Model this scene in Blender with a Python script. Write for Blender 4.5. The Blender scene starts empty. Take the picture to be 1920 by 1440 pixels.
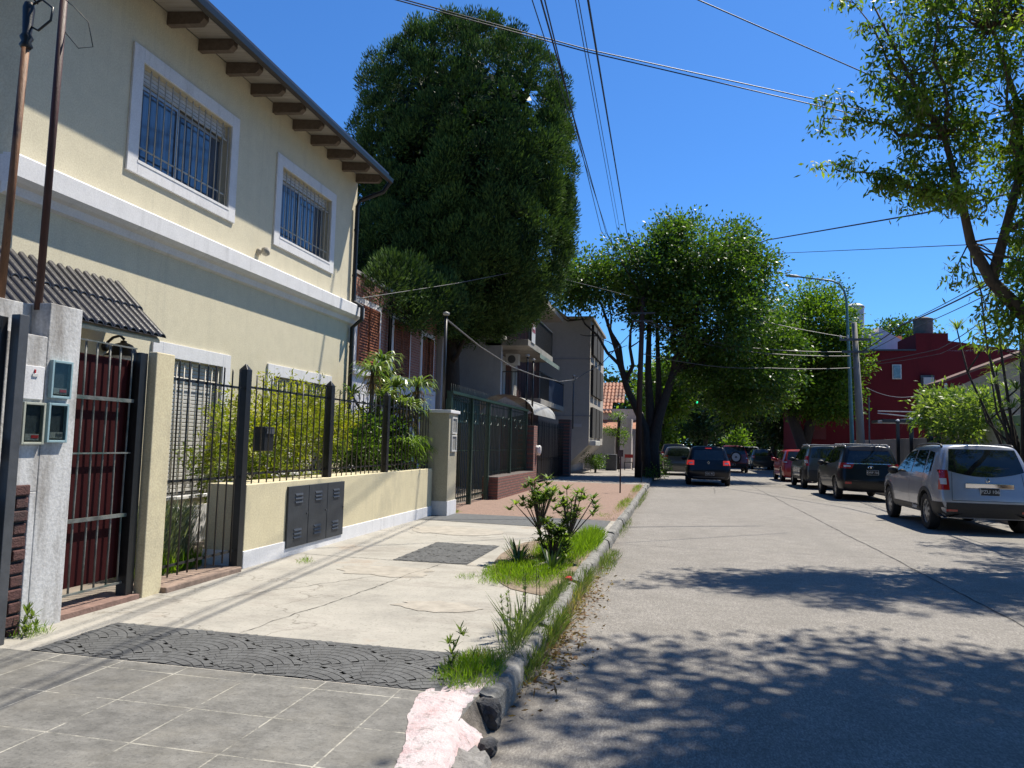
import bpy, math, random
import numpy as np
from mathutils import Vector, Matrix
from mathutils.bvhtree import BVHTree
R = math.radians
S = bpy.context.scene
COL = S.collection
random.seed(7)
# ------------------------------------------------------------------ camera
cam_d = bpy.data.cameras.new('camera'); cam = bpy.data.objects.new('camera', cam_d); COL.objects.link(cam)
cam_d.sensor_width = 36; cam_d.lens = 1386 / 1920 * 36; cam_d.clip_end = 3000; cam_d.clip_start = 0.05
M = Matrix(((0.97645129, -0.00826736, 0.2155795, 0), (0.21417647, -0.08286172, -0.97327405, 0), (0.0259097, 0.99652676, -0.07913976, 0), (0, 0, 0, 1)))
cam.matrix_world = Matrix.Translation((0, 0, 1.55)) @ M
S.camera = cam
# ------------------------------------------------------------------ sky, sun
SD = Vector((.6, .7, 1.72)).normalized()
w = bpy.data.worlds.new('World'); S.world = w; w.use_nodes = True
nt = w.node_tree; bg = nt.nodes['Background']
sky = nt.nodes.new('ShaderNodeTexSky'); sky.sky_type = 'NISHITA'; sky.sun_disc = False
sky.sun_elevation = math.asin(SD.z); sky.sun_rotation = math.atan2(SD.x, SD.y)
sky.air_density = 1.0; sky.dust_density = 0.5; sky.ozone_density = 2.0; sky.altitude = 300
vm = nt.nodes.new('ShaderNodeVectorMath'); vm.operation = 'MULTIPLY'; vm.inputs[1].default_value = (.42, .86, 1.38)
nt.links.new(sky.outputs[0], vm.inputs[0]); nt.links.new(vm.outputs[0], bg.inputs[0]); bg.inputs[1].default_value = 0.075
sl = bpy.data.lights.new('sun', 'SUN'); sl.energy = 5.0; sl.angle = R(.55); sl.color = (1, .925, .79)
sun = bpy.data.objects.new('sun', sl); COL.objects.link(sun)
sun.rotation_euler = SD.to_track_quat('Z', 'Y').to_euler()
S.view_settings.view_transform = 'Standard'; S.view_settings.look = 'None'; S.view_settings.exposure = 0.735; S.view_settings.gamma = 1
S.cycles.max_bounces = 6; S.cycles.transparent_max_bounces = 12; S.cycles.caustics_reflective = False; S.cycles.caustics_refractive = False

# ------------------------------------------------------------------ materials
def newmat(name):
    m = bpy.data.materials.new(name); m.use_nodes = True
    t = m.node_tree; return m, t, t.nodes['Principled BSDF']
def N(t, ty, **k):
    n = t.nodes.new(ty)
    for a, b in k.items():
        if a in n.inputs: n.inputs[a].default_value = b
        else: setattr(n, a, b)
    return n
ALB = .74
def rgb(c): return (c[0] * ALB, c[1] * ALB, c[2] * ALB, 1)
def ramp(t, fac, stops):
    r = t.nodes.new('ShaderNodeValToRGB'); e = r.color_ramp.elements
    while len(e) < len(stops): e.new(.5)
    for i, (p, c) in enumerate(stops):
        e[i].position = p; e[i].color = rgb(c) if hasattr(c, '__len__') else (c, c, c, 1)
    t.links.new(fac, r.inputs[0]); return r.outputs[0]
def coords(t, scale=(1, 1, 1), mode=None):
    tc = t.nodes.new('ShaderNodeTexCoord'); v = tc.outputs['Object']
    if mode:      # 'yz' : put y,z into x,y   'xz' likewise
        s = t.nodes.new('ShaderNodeSeparateXYZ'); t.links.new(v, s.inputs[0])
        c = t.nodes.new('ShaderNodeCombineXYZ')
        a, b, d = {'yz': (1, 2, 0), 'xz': (0, 2, 1)}[mode]
        for i, k in enumerate((a, b, d)): t.links.new(s.outputs[k], c.inputs[i])
        v = c.outputs[0]
    mp = t.nodes.new('ShaderNodeMapping'); mp.inputs['Scale'].default_value = scale
    t.links.new(v, mp.inputs[0]); return mp.outputs[0]
def noise(t, vec, scale, detail=4, rough=.6):
    n = N(t, 'ShaderNodeTexNoise', Scale=scale, Detail=detail, Roughness=rough); t.links.new(vec, n.inputs['Vector']); return n.outputs[0]
def mix(t, fac, a, b, bt='MIX'):
    m = t.nodes.new('ShaderNodeMix'); m.data_type = 'RGBA'; m.blend_type = bt
    for v, i in ((fac, 0), (a, 6), (b, 7)):
        if hasattr(v, 'links'): t.links.new(v, m.inputs[i])
        elif i == 0: m.inputs[0].default_value = v
        else: m.inputs[i].default_value = rgb(v)
    return m.outputs[2]
def bump(t, b, h, strength, dist=.01):
    n = N(t, 'ShaderNodeBump', Strength=strength, Distance=dist); t.links.new(h, n.inputs['Height']); t.links.new(n.outputs[0], b.inputs['Normal'])
def plain(name, c, rough=.6, var=.18, scale=6, bmp=.15, metal=0, spec=.5, coat=0, c2=None, vs=(1, 1, 1)):
    m, t, b = newmat(name); v = coords(t, vs)
    n = noise(t, v, scale, 5, .65)
    lo = tuple(x * (1 - var) for x in c); hi = tuple(min(1, x * (1 + var)) for x in c)
    col = ramp(t, n, [(.3, lo), (.7, hi)])
    if c2: col = mix(t, ramp(t, noise(t, v, scale * .37, 6, .7), [(.52, 0), (.66, 1)]), col, c2)
    t.links.new(col, b.inputs['Base Color'])
    b.inputs['Roughness'].default_value = rough; b.inputs['Metallic'].default_value = metal
    b.inputs['Specular IOR Level'].default_value = spec; b.inputs['Coat Weight'].default_value = coat
    b.inputs['Coat Roughness'].default_value = .04
    if bmp: bump(t, b, noise(t, v, scale * 5, 3, .6), bmp)
    return m
def stucco(name, c, stain, amt=(.5, .75), vs=(1, 1, .35), fine=60, bmp=.25):
    m, t, b = newmat(name); v = coords(t); vv = coords(t, vs)
    n1 = noise(t, vv, 1.3, 6, .7); n2 = noise(t, v, fine, 3, .6); n3 = noise(t, v, 5, 5, .7)
    col = ramp(t, n3, [(.3, tuple(x * .93 for x in c)), (.7, tuple(min(1, x * 1.04) for x in c))])
    col = mix(t, ramp(t, n1, [(amt[0], 0), (amt[1], .75)]), col, stain)
    col = mix(t, ramp(t, noise(t, coords(t, (5, 5, .22)), 1.6, 4, .6), [(.56, 0), (.72, .28)]), col, stain)
    col = mix(t, .12, col, ramp(t, n2, [(.35, .0), (.65, 1.)]), 'OVERLAY')
    t.links.new(col, b.inputs['Base Color']); b.inputs['Roughness'].default_value = .9; b.inputs['Specular IOR Level'].default_value = .2
    bump(t, b, n2, bmp, .006); return m
def brickmat(name, c1, c2, mortar, mode='yz', w_=.24, h=.075, ms=.012, bmp=.8):
    m, t, b = newmat(name); v = coords(t, mode=mode)
    br = N(t, 'ShaderNodeTexBrick', Scale=1.0); br.inputs['Brick Width'].default_value = w_; br.inputs['Row Height'].default_value = h
    br.inputs['Mortar Size'].default_value = ms; br.inputs['Mortar Smooth'].default_value = .3; br.inputs['Bias'].default_value = 0
    br.inputs['Color1'].default_value = rgb(c1); br.inputs['Color2'].default_value = rgb(c2); br.inputs['Mortar'].default_value = rgb(mortar)
    t.links.new(v, br.inputs['Vector'])
    col = mix(t, .35, br.outputs[0], ramp(t, noise(t, v, 22, 4, .7), [(.3, .1), (.7, .9)]), 'OVERLAY')
    t.links.new(col, b.inputs['Base Color']); b.inputs['Roughness'].default_value = .85
    inv = N(t, 'ShaderNodeInvert'); t.links.new(br.outputs[1], inv.inputs[1]); bump(t, b, inv.outputs[0], bmp, .01); return m
def leafmat(name, c, c2, trans=.35, rough=.5, spec=.4):
    m, t, b = newmat(name)
    at = t.nodes.new('ShaderNodeAttribute'); at.attribute_name = 'v'
    c = [x * 1.12 for x in c]; c2 = [x * 1.12 for x in c2]; col = ramp(t, at.outputs['Fac'], [(0, c), (1, c2)])
    t.links.new(col, b.inputs['Base Color']); b.inputs['Roughness'].default_value = rough; b.inputs['Specular IOR Level'].default_value = spec
    tr = t.nodes.new('ShaderNodeBsdfTranslucent'); g = mix(t, 1, col, (1.7, 1.85, .6), 'MULTIPLY'); t.links.new(g, tr.inputs[0])
    ms = t.nodes.new('ShaderNodeMixShader'); ms.inputs[0].default_value = trans
    t.links.new(b.outputs[0], ms.inputs[1]); t.links.new(tr.outputs[0], ms.inputs[2])
    t.links.new(ms.outputs[0], t.nodes['Material Output'].inputs[0]); return m
def glass(name, c=(.015, .02, .025), rough=.03, spec=.8):
    m, t, b = newmat(name); v = coords(t)
    t.links.new(ramp(t, noise(t, v, 2.5, 3), [(.4, c), (.65, tuple(x * 2.2 + .004 for x in c))]), b.inputs['Base Color'])
    b.inputs['Roughness'].default_value = rough; b.inputs['Specular IOR Level'].default_value = spec; return m
def emit(name, c, s):
    m, t, b = newmat(name); b.inputs['Base Color'].default_value = rgb(c); b.inputs['Emission Color'].default_value = rgb(c); b.inputs['Emission Strength'].default_value = s; return m

CREAM = stucco('cream_render', (.82, .75, .56), (.58, .54, .42), (.58, .78), (1, .6, .5))
CREAM2 = stucco('low_wall_render', (.80, .71, .48), (.54, .49, .36), (.55, .75), (1, .9, .6))
WHITE = stucco('white_paint', (.90, .90, .92), (.52, .52, .53), (.56, .8), (1, 1.2, .25))
DIRTYW = stucco('weathered_white', (.74, .74, .74), (.25, .22, .19), (.48, .68), (2.5, 2.5, .5), 40, .5)
GREYR = stucco('grey_render', (.46, .45, .455), (.30, .30, .305), (.5, .8), (1.5, 1, .4))
TAUPE = stucco('taupe_render', (.62, .575, .515), (.48, .445, .40), (.5, .8), (.6, 1, .3), 40, .1)
REDW = stucco('maroon_paint', (.19, .022, .028), (.12, .018, .022), (.5, .75), (1, 1, .5), 40, .1)
GREENW = stucco('pale_green_paint', (.36, .47, .41), (.26, .34, .29), (.5, .75))
TANW = stucco('tan_paint', (.50, .42, .31), (.34, .28, .21), (.5, .75))
PINKW = stucco('pale_pink_paint', (.62, .55, .52), (.45, .38, .34), (.5, .75))
BRICKP = brickmat('pillar_brick', (.27, .12, .095), (.19, .085, .075), (.13, .11, .10), 'yz', .22, .085, .014, 1)
BRICKH = brickmat('house_brick', (.42, .17, .12), (.33, .13, .10), (.40, .33, .28), 'yz', .22, .07, .01, .6)
BRICKF = brickmat('fence_brick', (.30, .12, .09), (.22, .085, .07), (.12, .10, .09), 'yz', .2, .07, .012, .9)
BRICKX = brickmat('fence_brick_end', (.30, .12, .09), (.22, .085, .07), (.12, .10, .09), 'xz', .2, .07, .012, .9)
BLACKM = plain('black_iron', (.014, .015, .017), .38, .3, 20, .1, 0, .5)
GREYM = plain('grey_steel', (.085, .09, .10), .45, .2, 10, .1)
CABM = plain('cabinet_steel', (.035, .042, .052), .5, .2, 7, .15)
IRONG = plain('green_iron', (.02, .055, .045), .4, .3, 15, .1)
TEALP = plain('teal_pole_paint', (.10, .24, .26), .45, .25, 5, .1)
MAROON = plain('maroon_sheet', (.042, .006, .007), .65, .15, 3, .02, 0, .12)
SILVERB = plain('worn_bar', (.16, .17, .16), .5, .5, 9, .3, c2=(.05, .10, .09))
RUST = plain('rusty_pipe', (.075, .025, .02), .6, .3, 12, .3, c2=(.03, .015, .012), vs=(3, 3, .5))
RUST2 = plain('orange_rust_pipe', (.24, .11, .05), .65, .4, 9, .4, c2=(.055, .02, .015), vs=(3, 3, .6))
WOODR = plain('rafter_wood', (.16, .12, .09), .8, .25, 5, .4, vs=(4, 1, 4))
BOARD = plain('soffit_board', (.42, .38, .33), .8, .2, 3, .2, vs=(.6, 10, 1))
TILED = plain('dark_roof_tile', (.045, .043, .047), .28, .25, 8, .2)
TILEO = plain('terracotta_tile', (.42, .17, .09), .7, .4, 3, .4, c2=(.20, .09, .06))
SHUTR = plain('shutter_slat', (.66, .66, .65), .5, .06, 4, .05)
GRILLE = plain('cream_grille_paint', (.62, .58, .50), .45, .12, 9, .05)
ALU = plain('aluminium_frame', (.48, .49, .50), .35, .08, 4, 0, .4)
CURT = plain('curtain', (.34, .42, .52), .8, .3, 2, .1, vs=(1, 22, .3))
WINGL = plain('curtained_glass', (.075, .11, .17), .06, .75, 1.6, 0, 0, 1.0, vs=(1, 9, .25), c2=(.02, .03, .05))
DARKR = plain('dark_interior', (.03, .03, .032), .9, .2, 3, 0)
BROWNS = plain('brown_shutter', (.28, .085, .03), .55, .3, 8, .2)
ORANGW = plain('orange_wood_door', (.5, .2, .09), .6, .25, 4, .1, vs=(1, 8, .5))
NAVYP = plain('navy_screen', (.025, .05, .11), .55, .25, 3, .05, vs=(1, 12, .3))
BARK = plain('bark', (.055, .043, .034), .9, .4, 9, .9, vs=(2.5, 2.5, .5))
BARKL = plain('young_bark', (.13, .09, .06), .85, .35, 12, .6, vs=(2, 2, .6))
CONCP = plain('concrete_pole', (.27, .255, .23), .85, .15, 4, .3, vs=(2, 2, .4))
WIRE = plain('cable_rubber', (.008, .008, .009), .5, .1, 3, 0)
WIREL = plain('twisted_cable_grey', (.14, .14, .14), .5, .3, 30, 0)
RUBBER = plain('tyre_rubber', (.014, .014, .015), .75, .2, 12, .2)
HUB = plain('wheel_silver', (.34, .35, .36), .35, .12, 8, 0, .5)
PLAST = plain('dark_plastic', (.022, .024, .027), .55, .15, 15, .1)
CHROME = plain('chrome', (.98, .98, 1.0), .08, .08, 12, 0, 1)
REDL = plain('red_lamp_glass', (.42, .012, .015), .08, .15, 14, 0, 0, .8)
REDL2 = emit('brake_lamp_glass', (.65, .04, .03), .45)
CLEARL = plain('clear_lamp_glass', (.65, .65, .63), .12, .15, 14, 0, 0, .8)
CGLASS = glass('car_glass', (.008, .012, .012), .03, .7)
GLASSL = glass('light_car_glass', (.10, .13, .15), .04, 1.1)
WHITEP = plain('white_plastic', (.75, .75, .73), .4, .05, 4, 0)
REDPL = plain('red_plastic', (.55, .03, .03), .4, .1, 4, 0)
BLUEF = plain('pale_blue_frame', (.34, .50, .55), .45, .1, 8, .1)
CREAMF = plain('grey_cream_frame', (.48, .50, .42), .5, .1, 8, .1)
GALV = plain('galvanised_sheet', (.42, .42, .40), .5, .2, 3, .1, c2=(.25, .23, .2))
PAINTK = plain('pink_white_paint', (.80, .70, .71), .6, .05, 6, .6, c2=(.72, .42, .46))
def carpaint(name, c, metal=.0):
    m, t, b = newmat(name); v = coords(t)
    t.links.new(ramp(t, noise(t, v, 2, 5, .7), [(.3, tuple(x * .9 for x in c)), (.7, tuple(x * 1.06 for x in c))]), b.inputs['Base Color'])
    b.inputs['Metallic'].default_value = metal; b.inputs['Roughness'].default_value = .34
    b.inputs['Coat Weight'].default_value = .7 if max(c) > .05 else .3
    b.inputs['Specular IOR Level'].default_value = .5 if max(c) > .05 else .3
    b.inputs['Coat Roughness'].default_value = .04; return m

# ------------------------------------------------------------------ mesh helpers
class MB:
    def __init__(s): s.v = []; s.f = []; s.mi = []
    def add(s, vs, fs, mi=0):
        o = len(s.v); s.v += [tuple(p) for p in vs]; s.f += [tuple(i + o for i in f) for f in fs]; s.mi += [mi] * len(fs); return s
    def box(s, x0, x1, y0, y1, z0, z1, mi=0):
        return s.add([(x0, y0, z0), (x1, y0, z0), (x1, y1, z0), (x0, y1, z0), (x0, y0, z1), (x1, y0, z1), (x1, y1, z1), (x0, y1, z1)],
                     [(0, 3, 2, 1), (4, 5, 6, 7), (0, 1, 5, 4), (1, 2, 6, 5), (2, 3, 7, 6), (3, 0, 4, 7)], mi)
    def quad(s, a, b, c, d, mi=0): return s.add([a, b, c, d], [(0, 1, 2, 3)], mi)
    def tube(s, path, rad, n=8, mi=0, cap=True):
        P_ = [Vector(p) for p in path]; k = len(P_)
        rad = [rad] * k if not hasattr(rad, '__len__') else list(rad)
        vs = []; up = None
        for i, p in enumerate(P_):
            d = (P_[min(i + 1, k - 1)] - P_[max(i - 1, 0)]).normalized()
            if up is None: up = Vector((0, 0, 1)) if abs(d.z) < .9 else Vector((1, 0, 0))
            a = d.cross(up).normalized(); b = a.cross(d).normalized(); up = b
            for j in range(n):
                t = 2 * math.pi * j / n; vs.append(p + (a * math.cos(t) + b * math.sin(t)) * rad[i])
        fs = []
        for i in range(k - 1):
            for j in range(n):
                j2 = (j + 1) % n; fs.append((i * n + j, i * n + j2, (i + 1) * n + j2, (i + 1) * n + j))
        if cap: fs += [tuple(range(n - 1, -1, -1)), tuple((k - 1) * n + j for j in range(n))]
        return s.add(vs, fs, mi)
    def cyl(s, x, y, z0, z1, r, n=12, mi=0, r2=None): return s.tube([(x, y, z0), (x, y, z1)], [r, r if r2 is None else r2], n, mi)
    def lathe(s, prof, c=(0, 0, 0), axis='z', n=20, mi=0, closed=False):
        vs = []; k = len(prof)
        for r, h in prof:
            for j in range(n):
                t = 2 * math.pi * j / n; a, b = r * math.cos(t), r * math.sin(t)
                p = (a, b, h) if axis == 'z' else (h, a, b)
                vs.append((c[0] + p[0], c[1] + p[1], c[2] + p[2]))
        fs = []
        for i in range(k if closed else k - 1):
            i2 = (i + 1) % k
            for j in range(n):
                j2 = (j + 1) % n; fs.append((i * n + j, i * n + j2, i2 * n + j2, i2 * n + j))
        return s.add(vs, fs, mi)
WL = {}
def tag(o, label=None, cat=None, group=None, kind=None):
    if label: o['label'] = label
    if cat: o['category'] = cat
    if group: o['group'] = group
    if kind: o['kind'] = kind
    return o
def finish(o, smooth=False, bevel=0):
    if smooth:
        o.data.polygons.foreach_set('use_smooth', [True] * len(o.data.polygons))
        if smooth == 'auto':
            try: o.data.set_sharp_from_angle(angle=R(40))
            except Exception: pass
    if bevel:
        b = o.modifiers.new('bevel', 'BEVEL'); b.width = bevel; b.segments = 2; b.limit_method = 'ANGLE'
def obj(name, mb, mats, parent=None, smooth=False, bevel=0, label=None):
    me = bpy.data.meshes.new(name); me.from_pydata(mb.v, [], mb.f)
    for m in (mats if isinstance(mats, (list, tuple)) else [mats]): me.materials.append(m)
    if any(mb.mi): me.polygons.foreach_set('material_index', mb.mi)
    me.update(); o = bpy.data.objects.new(name, me); COL.objects.link(o)
    if parent is not None:
        o.parent = parent; pl = WL.get(parent.name, Vector((0, 0, 0))); o.location = -pl
    WL[o.name] = Vector((0, 0, 0))
    finish(o, smooth, bevel)
    if label: o['label'] = label
    return o
def thing(name, label, cat, loc=(0, 0, 0), group=None, rz=0):
    o = bpy.data.objects.new(name, None); COL.objects.link(o); o.location = loc; o.rotation_euler.z = rz
    o.empty_display_size = .2; WL[o.name] = Vector(loc); return tag(o, label, cat, group)
def struct(name, mb, m, smooth=False, bevel=0):
    return tag(obj(name, mb, m, None, smooth, bevel), kind='structure')
def copy_tree(o, loc, label, parent=None):
    c = o.copy(); COL.objects.link(c)
    if parent is None: c.location = loc; c['label'] = label
    else: c.parent = parent
    for ch in list(o.children): copy_tree(ch, None, None, c)
    return c
def text(name, body, size, mat, parent, loc, rot, depth=.002, align='CENTER'):
    cu = bpy.data.curves.new(name, 'FONT'); cu.body = body; cu.size = size; cu.extrude = depth; cu.align_x = align; cu.align_y = 'CENTER'
    to = bpy.data.objects.new('tmp_text', cu); COL.objects.link(to); bpy.context.view_layer.update()
    me = bpy.data.meshes.new_from_object(to.evaluated_get(bpy.context.evaluated_depsgraph_get()))
    bpy.data.objects.remove(to); me.materials.clear(); me.materials.append(mat)
    o = bpy.data.objects.new(name, me); COL.objects.link(o)
    o.parent = parent; o.location = Vector(loc) - WL.get(parent.name, Vector((0, 0, 0))); o.rotation_euler = rot; return o
rng = np.random.default_rng(11)
def unit(a): return a / np.maximum(np.linalg.norm(a, axis=1, keepdims=True), 1e-6)
def leafobj(name, P_, D, L, W_, mat, parent=None, val=None, roll=None, droop=0.0):
    """one bent blade (two quads) per point: base P_, direction D"""
    n = len(P_); D = unit(D); L = np.broadcast_to(L, n)[:, None]; W_ = np.broadcast_to(W_, n)[:, None]
    rnd = unit(rng.normal(size=(n, 3))) if roll is None else roll
    A = unit(np.cross(D, rnd)); 
    mid = P_ + D * L * .5; tip = P_ + D * L + np.array([0, 0, -1.]) * L * droop
    v = np.stack([P_, mid + A * W_ * .5, tip, mid - A * W_ * .5], 1).reshape(-1, 3)
    me = bpy.data.meshes.new(name); me.vertices.add(4 * n); me.vertices.foreach_set('co', v.ravel())
    me.loops.add(4 * n); me.loops.foreach_set('vertex_index', np.arange(4 * n, dtype=np.int32))
    me.polygons.add(n); me.polygons.foreach_set('loop_start', np.arange(0, 4 * n, 4, dtype=np.int32)); me.polygons.foreach_set('loop_total', np.full(n, 4, dtype=np.int32))
    me.materials.append(mat); me.update(); me.validate()
    at = me.attributes.new('v', 'FLOAT', 'FACE'); at.data.foreach_set('value', (rng.random(n) if val is None else np.clip(val, 0, 1)).astype(np.float32))
    o = bpy.data.objects.new(name, me); COL.objects.link(o)
    if parent is not None: o.parent = parent; o.location = -WL.get(parent.name, Vector((0, 0, 0)))
    WL[o.name] = Vector((0, 0, 0)); return o
def clumps(lobes, dens, shell=(.72, 1.02), power=2.0):
    C_ = []; Nn = []
    for (cx, cy, cz, rx, ry, rz) in lobes:
        k = int(dens * (rx * ry + ry * rz + rx * rz) / 3 * 4)
        d = unit(rng.normal(size=(k, 3)))
        q = (np.abs(d) ** power).sum(1) ** (-1 / power)
        r = rng.uniform(shell[0], shell[1], k) * q
        C_.append(np.array([cx, cy, cz]) + d * r[:, None] * np.array([rx, ry, rz])); Nn.append(d)
    return np.concatenate(C_), np.concatenate(Nn)
def crown(name, lobes, dens, per, spread, L, W_, mat, parent, shell=(.5, 1.02), outw=.6, up=.2, droop=.1, power=2.0, zmin=None):
    C_, Nn = clumps(lobes, dens, shell, power)
    hue = rng.normal(.45, .22, len(C_))
    P_ = np.repeat(C_, per, 0); Nr = np.repeat(Nn, per, 0); h = np.repeat(hue, per) + rng.normal(0, .16, len(P_))
    off = rng.normal(size=P_.shape) * spread * np.array([1, 1, .75]); P_ = P_ + off
    D = unit(off) * .8 + Nr * outw + rng.normal(size=P_.shape) * .5 + np.array([0, 0, up])
    if zmin is not None:
        k = P_[:, 2] > zmin; P_, D, h = P_[k], D[k], h[k]
    n = len(P_); return leafobj(name, P_, D, L * rng.uniform(.6, 1.25, n), W_ * rng.uniform(.7, 1.2, n), mat, parent, h, droop=droop)
def wobble(a, b, n, amp):
    a, b = Vector(a), Vector(b); out = []
    for i in range(n + 1):
        t = i / n; p = a.lerp(b, t)
        if 0 < i < n: p += Vector((random.uniform(-amp, amp), random.uniform(-amp, amp), random.uniform(-amp, amp) * .4))
        out.append(p)
    return out
def limbs(mb, base, tips, r0, r1=.03, amp=.15, n=5, sub=4, subl=1.2):
    for tp in tips:
        p = wobble(base, tp, n, amp); mb.tube(p, [r0 + (r1 - r0) * (i / n) ** .7 for i in range(n + 1)], 7)
        for k in range(sub):
            i = random.randint(max(1, n // 2), n); q = p[i]
            e = q + Vector((random.uniform(-1, 1), random.uniform(-1, 1), random.uniform(-.1, .9))) * subl
            mb.tube(wobble(q, e, 3, amp * .4), [r1 * 1.3, r1, r1 * .7, r1 * .35], 5)
# ================================================================== GROUND
def road_mat():
    m, t, b = newmat('road_concrete'); v = coords(t)
    big = noise(t, v, .35, 6, .7); mid = noise(t, v, 3, 6, .75); fine = noise(t, v, 70, 4, .7); gr = noise(t, coords(t, (60, 22, 1)), 1.6, 4, .7)
    col = ramp(t, mid, [(.3, (.24, .225, .205)), (.7, (.36, .338, .31))])
    col = mix(t, ramp(t, big, [(.45, 0), (.7, .55)]), col, (.22, .205, .185))
    col = mix(t, .55, col, ramp(t, gr, [(.34, .12), (.64, .86)]), 'OVERLAY')
    col = mix(t, ramp(t, noise(t, coords(t, (26, 9, 1)), 1.3, 6, .8), [(.44, .5), (.53, 0)]), col, (.15, .14, .13))
    col = mix(t, ramp(t, noise(t, coords(t, (1, .12, 1)), .9, 4, .6), [(.5, 0), (.7, .35)]), col, (.2, .19, .175))
    col = mix(t, ramp(t, fine, [(.36, .55), (.47, 0)]), col, (.10, .095, .09))
    col = mix(t, ramp(t, noise(t, v, 1.1, 8, .8), [(.62, 0), (.72, .5)]), col, (.47, .44, .40))
    sx = t.nodes.new('ShaderNodeSeparateXYZ'); t.links.new(v, sx.inputs[0]); ma = N(t, 'ShaderNodeMath', operation='MULTIPLY_ADD'); t.links.new(noise(t, v, 1.8, 6, .8), ma.inputs[0]); ma.inputs[1].default_value = -.9; t.links.new(sx.outputs[0], ma.inputs[2])
    mr = N(t, 'ShaderNodeMapRange'); t.links.new(ma.outputs[0], mr.inputs[0]); mr.inputs[1].default_value = -1.1; mr.inputs[2].default_value = -1.55; mr.inputs[3].default_value = 0; mr.inputs[4].default_value = .6
    col = mix(t, mr.outputs[0], col, (.15, .125, .10))
    col = mix(t, ramp(t, noise(t, coords(t, (1, .5, 1)), 1.7, 3, .5), [(.66, 0), (.76, .35)]), col, (.13, .125, .12))
    t.links.new(col, b.inputs['Base Color']); b.inputs['Roughness'].default_value = .85; b.inputs['Specular IOR Level'].default_value = .3
    bump(t, b, gr, .45, .007); return m
def lightconc():
    m, t, b = newmat('sidewalk_concrete'); v = coords(t)
    n1 = noise(t, v, 1.6, 7, .75); n2 = noise(t, coords(t, (1, 2.2, 1)), 1.0, 6, .75); n3 = noise(t, v, 45, 3, .7)
    col = ramp(t, n1, [(.28, (.33, .315, .285)), (.5, (.44, .42, .375)), (.72, (.52, .49, .44))])
    col = mix(t, ramp(t, n2, [(.5, 0), (.68, .7)]), col, (.29, .265, .235))
    col = mix(t, ramp(t, noise(t, v, .8, 5, .7), [(.58, 0), (.68, .55)]), col, (.36, .27, .19))
    col = mix(t, ramp(t, n3, [(.34, .4), (.44, 0)]), col, (.16, .15, .13))
    # meandering cracks: thin zero lines of a voronoi edge field
    vo = N(t, 'ShaderNodeTexVoronoi', feature='DISTANCE_TO_EDGE', Scale=.33); 
    ad = t.nodes.new('ShaderNodeVectorMath'); ad.operation = 'ADD'; nn = N(t, 'ShaderNodeTexNoise', Scale=2.2, Detail=4); t.links.new(v, nn.inputs['Vector'])
    t.links.new(v, ad.inputs[0]); t.links.new(nn.outputs['Color'], ad.inputs[1]); t.links.new(ad.outputs[0], vo.inputs['Vector'])
    col = mix(t, ramp(t, vo.outputs[0], [(.0, .55), (.0045, 0)]), col, (.12, .10, .08))
    t.links.new(col, b.inputs['Base Color']); b.inputs['Roughness'].default_value = .88; b.inputs['Specular IOR Level'].default_value = .25
    bump(t, b, n3, .3, .004); return m
def tilemat():
    m, t, b = newmat('grey_tile'); v = coords(t)
    br = N(t, 'ShaderNodeTexBrick', Scale=1.0, offset=0.0); br.inputs['Brick Width'].default_value = .452; br.inputs['Row Height'].default_value = .452
    br.inputs['Mortar Size'].default_value = .0045; br.inputs['Mortar Smooth'].default_value = .1; br.inputs['Bias'].default_value = 0
    br.inputs['Color1'].default_value = (.122, .119, .112, 1); br.inputs['Color2'].default_value = (.146, .142, .131, 1); br.inputs['Mortar'].default_value = (.34, .325, .28, 1)
    mp = t.nodes.new('ShaderNodeMapping'); mp.inputs['Location'].default_value = (.14, .14, 0); t.links.new(v, mp.inputs[0]); t.links.new(mp.outputs[0], br.inputs['Vector'])
    jm_ = mix(t, ramp(t, noise(t, coords(t, (1, 1, 1)), 3.5, 5, .8), [(.42, 1), (.56, 0)]), br.outputs[0], (.17, .165, .15))
    br0 = mix(t, br.outputs[1], br.outputs[0], jm_)
    col = mix(t, .75, br0, ramp(t, noise(t, coords(t, (1, 1.4, 1)), 5, 8, .85), [(.3, .12), (.7, .88)]), 'OVERLAY')
    col = mix(t, ramp(t, noise(t, v, 55, 3, .7), [(.33, .5), (.45, 0)]), col, (.07, .07, .065))
    col = mix(t, ramp(t, noise(t, v, 1.3, 5, .7), [(.5, 0), (.65, .35)]), col, (.24, .22, .18))
    t.links.new(col, b.inputs['Base Color']); b.inputs['Roughness'].default_value = .75
    bump(t, b, noise(t, v, 45, 4, .7), .35, .005); return m
RX0, RX1 = -.97, 7.35
struct('ground', MB().quad((-700, -300, -.03), (700, -300, -.03), (700, 1500, -.03), (-700, 1500, -.03)), plain('earth', (.16, .14, .11), .95, .3, 2, .4))
struct('road', MB().quad((RX0, -14, 0), (RX1, -14, 0), (RX1, 260, 0), (RX0, 260, 0)), road_mat())
jm = plain('joint_tar', (.035, .032, .03), .8, .4, 30, .3)
cr = MB()                                                     # the long wandering joint and the cross joints
def crack(x0, y0, x1, y1, n, amp, wd, z=.004):
    prev = None
    dx, dy = x1 - x0, y1 - y0; L = math.hypot(dx, dy); nx, ny = -dy / L, dx / L; o = 0
    for i in range(n + 1):
        t = i / n; o = o * .8 + random.uniform(-amp, amp); ww = wd * random.uniform(.35, 1.3)
        a = (x0 + dx * t + nx * (o - ww), y0 + dy * t + ny * (o - ww), z); b = (x0 + dx * t + nx * (o + ww), y0 + dy * t + ny * (o + ww), z)
        if prev: cr.quad(prev[0], prev[1], b, a)
        prev = (a, b)
crack(3.12, -6, 3.2, 70, 520, .012, .011)
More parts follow.
